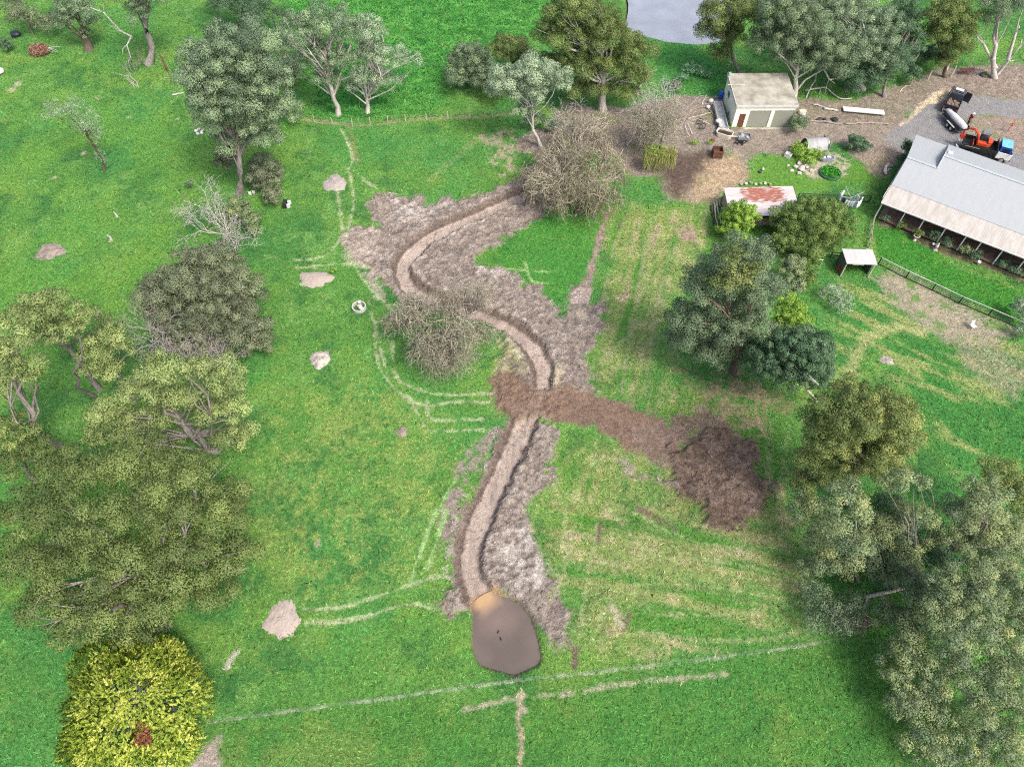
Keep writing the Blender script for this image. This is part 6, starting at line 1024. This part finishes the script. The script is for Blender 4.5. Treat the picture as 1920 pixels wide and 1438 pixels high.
# clothes line
r0 = empty('clothes_line', on(1587, 388), R(15), 'rotary clothes line with white and grey washing by the black garden fence', 'clothes line'); MB().tube([(0, 0, 0), (0, 0, 2.0)], .035, 8).build('pole', GALV, r0)
for k in range(4): th = k * math.pi / 2; MB().tube([(0, 0, 1.6), (1.45 * math.cos(th), 1.45 * math.sin(th), 2.1)], .022, 5).build('arm', GALV, r0)
mb = MB()
for q in (.6, .9, 1.2, 1.45): mb.tube([(q * math.cos(t), q * math.sin(t), 1.6 + .5 * q / 1.45) for t in [k * math.pi / 2 for k in range(5)]], .008, 4, False)
mb.build('line', mat('green_line', (.25, .45, .36), .6), r0)
cols = [(.75, .75, .77), (.55, .55, .6), (.10, .10, .14), (.7, .68, .72), (.35, .38, .45), (.78, .78, .78), (.6, .6, .66), (.75, .72, .76)]; wheres = ['large white sheet', 'grey towel', 'black shirt', 'pale lilac shirt', 'slate blue trousers', 'white shirt', 'light grey cloth', 'off-white pillowcase']
lp = r0.matrix_basis; BL = Vector(on(1587, 388))
for i, c in enumerate(cols):
    rng = np.random.default_rng(200 + i); th = R(140 + 32 * i); q = rng.uniform(.7, 1.25); w_, h = rng.uniform(.5, .95), rng.uniform(.6, 1.0); nx, ny = 7, 6
    vs = [((u_ / nx - .5) * w_, .07 * math.sin(u_ * 1.9 + i) * (1 + v_ / ny), -h * v_ / ny) for v_ in range(ny + 1) for u_ in range(nx + 1)]; fs = [(v_ * (nx + 1) + u_, v_ * (nx + 1) + u_ + 1, (v_ + 1) * (nx + 1) + u_ + 1, (v_ + 1) * (nx + 1) + u_) for v_ in range(ny) for u_ in range(nx)]
    o = MB().add(vs, fs).build('washing', mat('cloth_%d' % i, c, .9, .1), None, (BL.x + q * math.cos(th), BL.y + q * math.sin(th), BL.z + 1.55 + .4 * q), smooth=True); o.rotation_euler = (0, 0, th + math.pi / 2); sol = o.modifiers.new('solid', 'SOLIDIFY'); sol.thickness = .012; tag(o, wheres[i] + ' pegged on the rotary clothes line', 'washing', 'washing on the clothes line')
# lawn and paddock things
r0 = empty('bird_bath', on(1717, 446), 0, 'round pale stone bird bath on the lawn edge', 'bird bath'); MB().lathe((0, 0, 0), [(.2, 0), (.2, .08), (.09, .15), (.08, .5), (.2, .58), (.36, .66), (.36, .70), (.3, .69), (.1, .62), (0, .62)], 20).build('stone_bowl', ROCKM, r0, smooth=True); MB().cyl((0, 0, .665), .28, .01, 20).build('water', DW, r0)
def chair(p, rz, label, m):
    r0 = empty('garden_chair', p, rz, label, 'chair'); MB().box((0, 0, .42), (.5, .5, .05)).build('seat', m, r0, bevel=.01); MB().box((-.24, 0, .68), (.05, .5, .5), tilt=R(-8)).build('backrest', m, r0, bevel=.01)
    for x in (-.2, .2):
        for y in (-.2, .2): MB().box((x, y, .2), (.05, .05, .4)).build('leg', m, r0)
chair(on(1824, 612), R(-70), 'white plastic chair alone on the bare paddock below the garden fence', WHITE); chair(on(1576, 506), R(-60), 'small red plastic chair in the mouth of the animal shelter', REDP)
one(MB().blob((0, 0, .25), (.3, .3, .3), np.random.default_rng(75), 10, 6, .1), 'grey_rock', ROCKM, on(1626, 470), 0, 'grey boulder behind the animal shelter', 'rock', smooth=True)
o0 = on(1540, 494); r0 = empty('tap_stand', o0, 0, 'white bent pipe standing on the grass left of the animal shelter', 'pipe'); MB().tube([(0, 0, 0), (0, 0, .9), (-.45, 0, .9)], .04, 6).build('pipe', WHITE, r0)
for i, (u_, v_, s, l) in enumerate([(7.0, .25, .16, 'left white pot on the verandah edge'), (7.35, .2, .16, 'right white pot on the verandah edge'), (11.9, .4, .2, 'white flowerpot near the sixth verandah post')]): one(MB().lathe((0, 0, 0), [(0, 0), (s * .7, 0), (s, s * 1.6), (s * .85, s * 1.6), (s * .7, s * 1.2), (0, s * 1.2)], 14), 'flower_pot', WHITE, hloc(u_, -v_ - .2, .15 + gz(*hloc(u_, -v_)[:2])), 0, l, 'pot', smooth=True)
p = hloc(7.4, -.9); r0 = empty('garden_statue', (p[0], p[1], gz(p[0], p[1])), 0, 'pale stone garden statue in the verandah bed', 'statue'); MB().lathe((0, 0, 0), [(.22, 0), (.22, .1), (.14, .14), (.17, .4), (.2, .6), (.12, .78), (.06, .82), (.11, .9), (.1, 1.0), (0, 1.06)], 14).build('figure', ROCKM, r0, smooth=True); MB().box((0, 0, .06), (.5, .5, .12)).build('plinth', CONC, r0)
r0 = empty('driftwood', on(1665, 318), R(62), 'bleached white driftwood lying by the corner of the house hedge', 'driftwood'); rng = np.random.default_rng(76); mb = MB(); mb.tube(curve((-1.0, 0, .2), (1.2, .1, .35), rng, .08, 5), [.14, .22, .2, .16, .12, .06], 7); [mb.tube(curve((x, 0, .3), (x + rng.uniform(-.3, .5), rng.uniform(-.5, .5), .5), rng, .1, 3), [.08, .06, .05, .02], 5) for x in (-.5, 0, .4, .8)]; mb.build('wood', mat('bleached', (.66, .60, .55), .85, .15), r0, smooth=True)
r0 = empty('garden_sculpture', on(1892, 243), R(20), 'rusty orange metal garden ornament on the round island', 'ornament'); rng = np.random.default_rng(77); mb = MB(); mb.tube([(0, 0, 0), (-.1, 0, .6), (.1, 0, 1.0)], .06, 6); [mb.tube(curve((.05, 0, .8), (rng.uniform(-.6, .7), rng.uniform(-.4, .4), rng.uniform(1, 1.5)), rng, .2, 4), [.06, .06, .05, .04, .03], 5) for _ in range(8)]; mb.build('frame', mat('orange_rust', (.50, .15, .06), .8, .2), r0)
r0 = empty('picnic_table', on(1812, 136), R(4), 'dark rusty frame table on the mulch bank', 'table'); MB().box((0, 0, .72), (1.8, .7, .05)).build('tabletop', mat('rust_dark', (.12, .05, .04), .9, .3), r0)
for x in (-.8, -.25, .25, .8): MB().tube([(x, -.3, 0), (x, -.3, .7), (x, .3, .7), (x, .3, 0)], .035, 5).build('leg', RUST, r0)
r0 = empty('tyre_planter', on(1847, 138), 0, 'old tyre planter ringed in white on the mulch bank', 'planter'); MB().lathe((0, 0, 0), [(.26, .02), (.48, 0), (.56, .12), (.48, .26), (.3, .26), (.26, .2), (.26, .02)], 24).build('tyre', mat('worn_tyre', (.12, .12, .12), .9), r0, smooth=True); rngq = np.random.default_rng(78); c_ = rngq.normal(size=(160, 3)) * np.array([.14, .14, .08]) + np.array([0, 0, .36]); leaf_mesh('plant', c_, norm(rngq.normal(size=c_.shape)), np.full(160, .2), np.full(160, .08), rngq.random(160), LM['lime'], r0, rngq)
one(MB().tube([(0, 0, -.2), (.05, 0, 1.6)], [.10, .09], 8), 'wooden_post', TIMBP, on(1784, 141), 0, 'single pale post standing on the mulch right of the upright olive eucalyptus', 'post'); one(MB().tube([(0, 0, -.2), (0, 0, 1.3)], [.10, .09], 8), 'wooden_post', TIMBP, on(1741, 146), 0, 'single pale post left of the upright olive eucalyptus', 'post')
beam_between((1775, 131), (1781, 119), .25, .2, 'pale_plank', TIMBP, 'pale plank leaning near the upright olive eucalyptus', 'plank')
# ring, heaps, stumps in the paddock
A = on(673, 575); r0 = empty('concrete_ring', A, 0, 'round concrete fire ring with broken slabs inside, on the grass', 'fire ring'); MB().ring((0, 0, 0), .62, .74, 0, .42, 28).build('ring', mat('ring_concrete', (.46, .46, .43), .9, .2), r0)
for c, s, a in (((.05, .1, .34), (.5, .3, .1), .6), ((.25, -.2, .30), (.45, .35, .1), -.4), ((.0, .5, .46), (.3, .4, .08), .1)): MB().box(c, s, a, .2).build('slab', ROCKM, r0)
def heap(x, y, rx, ry, h, m, label, seed, rough=.35):
    rng = np.random.default_rng(seed); p = on(x, y); s = mpp(p); Rx, Ry = rx * s, ry * s * 1.25; n = 40; m_ = 14; vs = [(0, 0, h)]; ph = rng.uniform(0, 6, 8)
    for i in range(1, m_ + 1):
        for k in range(n):
            th = 2 * math.pi * k / n; f = i / m_; j = 1 + .10 * math.sin(3 * th + ph[0]) + .07 * math.sin(5 * th + ph[1]) + .05 * math.sin(9 * th + ph[2]) + .02 * math.sin(17 * th + ph[3]) * f; vs.append((Rx * f * j * math.cos(th), Ry * f * j * math.sin(th), h * (1 - f * f) + rng.normal() * rough * .10 * (1 - f ** 4) - .12 * f ** 3))
    fs = [(0, 1 + k, 1 + (k + 1) % n) for k in range(n)] + [(1 + i * n + k, 1 + (i + 1) * n + k, 1 + (i + 1) * n + (k + 1) % n, 1 + i * n + (k + 1) % n) for i in range(m_ - 1) for k in range(n)]
    o = MB().add(vs, fs).build('mulch_heap', m, None, p, smooth=True); tag(o, label, 'heap', 'low heaps spread on the paddock')
HM = mat('heap_grey', (.32, .29, .27), .95, .35, 2.2, c2=(.21, .18, .165), bump=.6); HP = mat('heap_pale', (.30, .262, .235), .95, .25, 2.2, c2=(.30, .25, .22), bump=.6); HD = mat('heap_charred', (.50, .45, .39), .95, .35, 1.6, c2=(.085, .078, .075), bump=.6)
heap(626, 341, 25, 22, .35, HM, 'whitish heap of mulch below the old top fence', 1); heap(91, 468, 32, 22, .22, mat('heap_brown', (.28, .23, .20), .95, .3, 2.2, bump=.6), 'brownish round heap at the far left of the paddock', 2); heap(590, 520, 35, 17, .22, HP, 'flat oval pinkish heap above the concrete fire ring', 3); heap(598, 671, 22, 21, .25, HD, 'charred round heap with a pale middle below the concrete fire ring', 4); heap(753, 806, 13, 11, .2, mat('heap_brown', (.28, .23, .20), .95, .3, 2.2, bump=.6), 'small dark heap beside the wheel tracks', 5); heap(527, 1157, 38, 36, .22, HP, 'large pale flat heap at the end of the lower wheel tracks', 6); heap(1663, 673, 18, 11, .12, HM, 'small grey heap in the right-hand paddock', 7)
rng = np.random.default_rng(90); o0 = on(75, 98); r0 = empty('brush_pile', o0, 0, 'round pile of dead reddish brush on the upper left grass', 'brush pile'); mb = MB(); mb.blob((0, 0, .45), (1.2, 1.0, .6), rng, 12, 7, .2); mb.build('mound', mat('brush_core', (.16, .085, .06), .95, .4, 4), r0)
C_ = norm(rng.normal(size=(1800, 3))) * np.array([1.4, 1.2, .75]) * rng.uniform(.7, 1.05, (1800, 1)) + np.array([0, 0, .45]); C_ = C_[C_[:, 2] > .03]; leaf_mesh('dead_leaves', C_, norm(rng.normal(size=C_.shape)), np.full(len(C_), .42), np.full(len(C_), .07), rng.random(len(C_)), leafmat('leaf_dead_red', (.13, .06, .045), (.26, .14, .10), (.40, .26, .19), .1), r0, rng)
mb = MB(); [mb.tube(curve((.8, .3, .5), (2.6 + rng.uniform(-.5, .5), rng.uniform(-.6, 1.2), .3), rng, .1, 4), [.05, .04, .03, .025, .015], 5) for _ in range(6)]; mb.build('branches', BARK_D, r0)
one(MB().blob((0, 0, .35), (.75, .6, .42), np.random.default_rng(91), 12, 7, .1), 'black_bag', mat('bluish_black_plastic', (.025, .028, .05), .35, .2), on(30, 66), 0, 'dark bluish plastic bag lying on the top left grass', 'bag', smooth=True)
tree('shrub', 'small dark shrub at the left edge below the dark plastic bag', SH, [(12, 85, 14, 14, .7)], None, 'dark', BARK_B, .45, 420, trunk=.04, limbs=3, seed=150)
one(MB().blob((0, 0, .3), (.6, .8, .35), np.random.default_rng(92), 9, 6, .2), 'white_boulder', WHITE, on(-2, 134), 0, 'white boulder cut by the left edge', 'rock', smooth=True)
r0 = empty('tree_stump', on(314, 130), 0, 'broken reddish dead trunk standing beside the tall eucalyptus crown', 'stump'); MB().tube([(0, 0, -.1), (-.15, .1, 1.2), (-.35, .3, 2.5)], [.18, .14, .1], 8).build('trunk', mat('reddish_bark', (.17, .09, .065), .9, .3, 3), r0)
bare('dead_branch', 'thin bare branch lying on the grass below the leaning grey trunk', (256, 160), [(235, 130, .5), (228, 145, .4), (245, 148, .3)], 93, r0=.045, depth=2, cat='dead branch'); bare('fallen_branch', 'leafy fallen bough hanging at the end of the low limb of the leaning grey trunk', (250, 132), [(245, 105, 1.0), (258, 112, .8), (240, 118, .8)], 94, r0=.04, depth=4, cat='fallen branch', m=BARK_G)
pole((322, 177), (344, 172), .12, BARK_D, 'grey_log', 'short pale log left of the tall eucalyptus crown', 'log', None, seed=95); pole((303, 146), (320, 143), .06, TIMB, 'stick', 'brown stick lying left of the tall eucalyptus', 'stick', None, seed=96); pole((178, 182), (184, 186), .12, TIMB, 'grey_log', 'small grey log near the leaning sapling', 'log', None, seed=97)
rng = np.random.default_rng(98)
for i, (x, y) in enumerate([(366, 244), (372, 242), (377, 248), (370, 250), (379, 244)]): one(MB().blob((0, 0, .16), (.24, .2, .2), rng, 8, 5, .2), 'white_stone', WHITE, on(x, y), i, 'white stone of the little cluster beside the tall eucalyptus crown', 'stone', 'white stones left of the tall eucalyptus')
for i, (x, y, l) in enumerate([(468, 361, 'left white cube at the foot of the tall eucalyptus'), (475, 359, 'right white cube at the foot of the tall eucalyptus')]): one(MB().box((0, 0, .16), (.34, .3, .32)), 'white_box', WHITE, on(x, y), .3, l, 'box', bevel=.03)
r0 = empty('beehive', on(540, 384), 0, 'pair of white boxes in a black frame right of the eucalyptus sapling', 'box'); MB().box((.1, .35, .25), (.35, .3, .45)).build('box_body', WHITE, r0, bevel=.02); MB().box((.1, -.25, .25), (.35, .3, .45)).build('box_body', WHITE, r0, bevel=.02); MB().box((-.35, 0, .3), (.4, 1.0, .55)).build('frame', DARKM, r0)
tree('shrub', 'tiny dark green plant alone on the grass above the silver dead shrub', 'plant', [(355, 346, 8, 6, .3)], None, 'dark', BARK_B, .25, 600, L=.2, trunk=.02, limbs=2, seed=151)
for i, (x, y, l) in enumerate([(218, 404, 'small broken stump in the left paddock, upper of two'), (206, 445, 'small broken stump in the left paddock, lower of two')]): one(MB().tube([(0, 0, -.1), (.02, 0, .25), (-.12, .1, .7)], [.16, .12, .05], 7), 'small_stump', BARK_D, on(x, y), i, l, 'stump')
tree('weed_clump', 'light green leafy weed beside the flat oval pinkish heap', 'plant', [(626, 507, 8, 6, .2)], None, 'lime', BARK_B, .25, 600, L=.22, trunk=0, limbs=0, seed=152)
tree('wild_herb_patch', 'patch of pale green broad weeds on the bank left of the garage', 'plant', [(1300, 130, 26, 12, .3), (1280, 145, 16, 10, .3), (1325, 140, 18, 10, .3)], None, 'mint', BARK_B, .4, 260, L=.26, Wd=.13, trunk=0, limbs=0, seed=153, cover=1.2)
A, B = on(1625, 1118), on(1697, 1102); d = B - A; r0 = empty('fallen_log', A, 0, 'pale straight fallen trunk lying in the lower right grove', 'fallen trunk'); MB().tube([(0, 0, .16), tuple(d * .5 + [0, 0, .2]), tuple(d + [0, 0, .16])], [.16, .15, .13], 9).build('trunk', BARK_W, r0, smooth=True); MB().tube([(0.1, 0, .2), (-.35, -.75, .12)], [.1, .05], 6).build('branch_stub', BARK_D, r0)
bare('dead_branch', 'pale forked dead branch lying at the bottom edge of the lower right grove', (1795, 1428), [(1790, 1405, .5), (1805, 1412, .4)], 99, r0=.05, depth=2, cat='dead branch')
bare('dead_branch', 'forked white dead branch fallen under the straw-coloured willow', (1075, 400), [(1085, 392, .2), (1060, 398, .1)], 103, r0=.06, depth=1, cat='dead branch')
for i, (x, y, l) in enumerate([(934, 1185, 'upper of two dark ducks on the muddy pond'), (939, 1198, 'lower of two dark ducks on the muddy pond')]):
    p = at(x, y, -.62); rng = np.random.default_rng(160 + i); r0 = empty('duck', p, R(60 + 40 * i), l, 'duck', 'ducks on the pond'); r0.scale = (.7, .7, .7); DK = mat('duck_feathers', (.035, .03, .028), .7, .3)
    me = bpy.data.meshes.new('body'); me.from_pydata([(0, 0, .05), (.11, 0, .06), (.16, 0, .13), (.17, 0, .20), (.22, 0, .20), (-.12, 0, .06), (-.20, 0, .10)], [(0, 1), (1, 2), (2, 3), (3, 4), (0, 5), (5, 6)], []); o = bpy.data.objects.new('body', me); COL.objects.link(o); o.parent = r0; me.materials.append(DK); s_ = o.modifiers.new('skin', 'SKIN')
    for v_, r_ in zip(me.skin_vertices[0].data, (.09, .075, .035, .042, .022, .07, .02)): v_.radius = (r_, r_)
    me.skin_vertices[0].data[0].use_root = True; u_ = o.modifiers.new('sub', 'SUBSURF'); u_.levels = u_.render_levels = 2
    MB().box((.255, 0, .195), (.05, .03, .012)).build('beak', mat('beak', (.35, .25, .08), .6), r0)
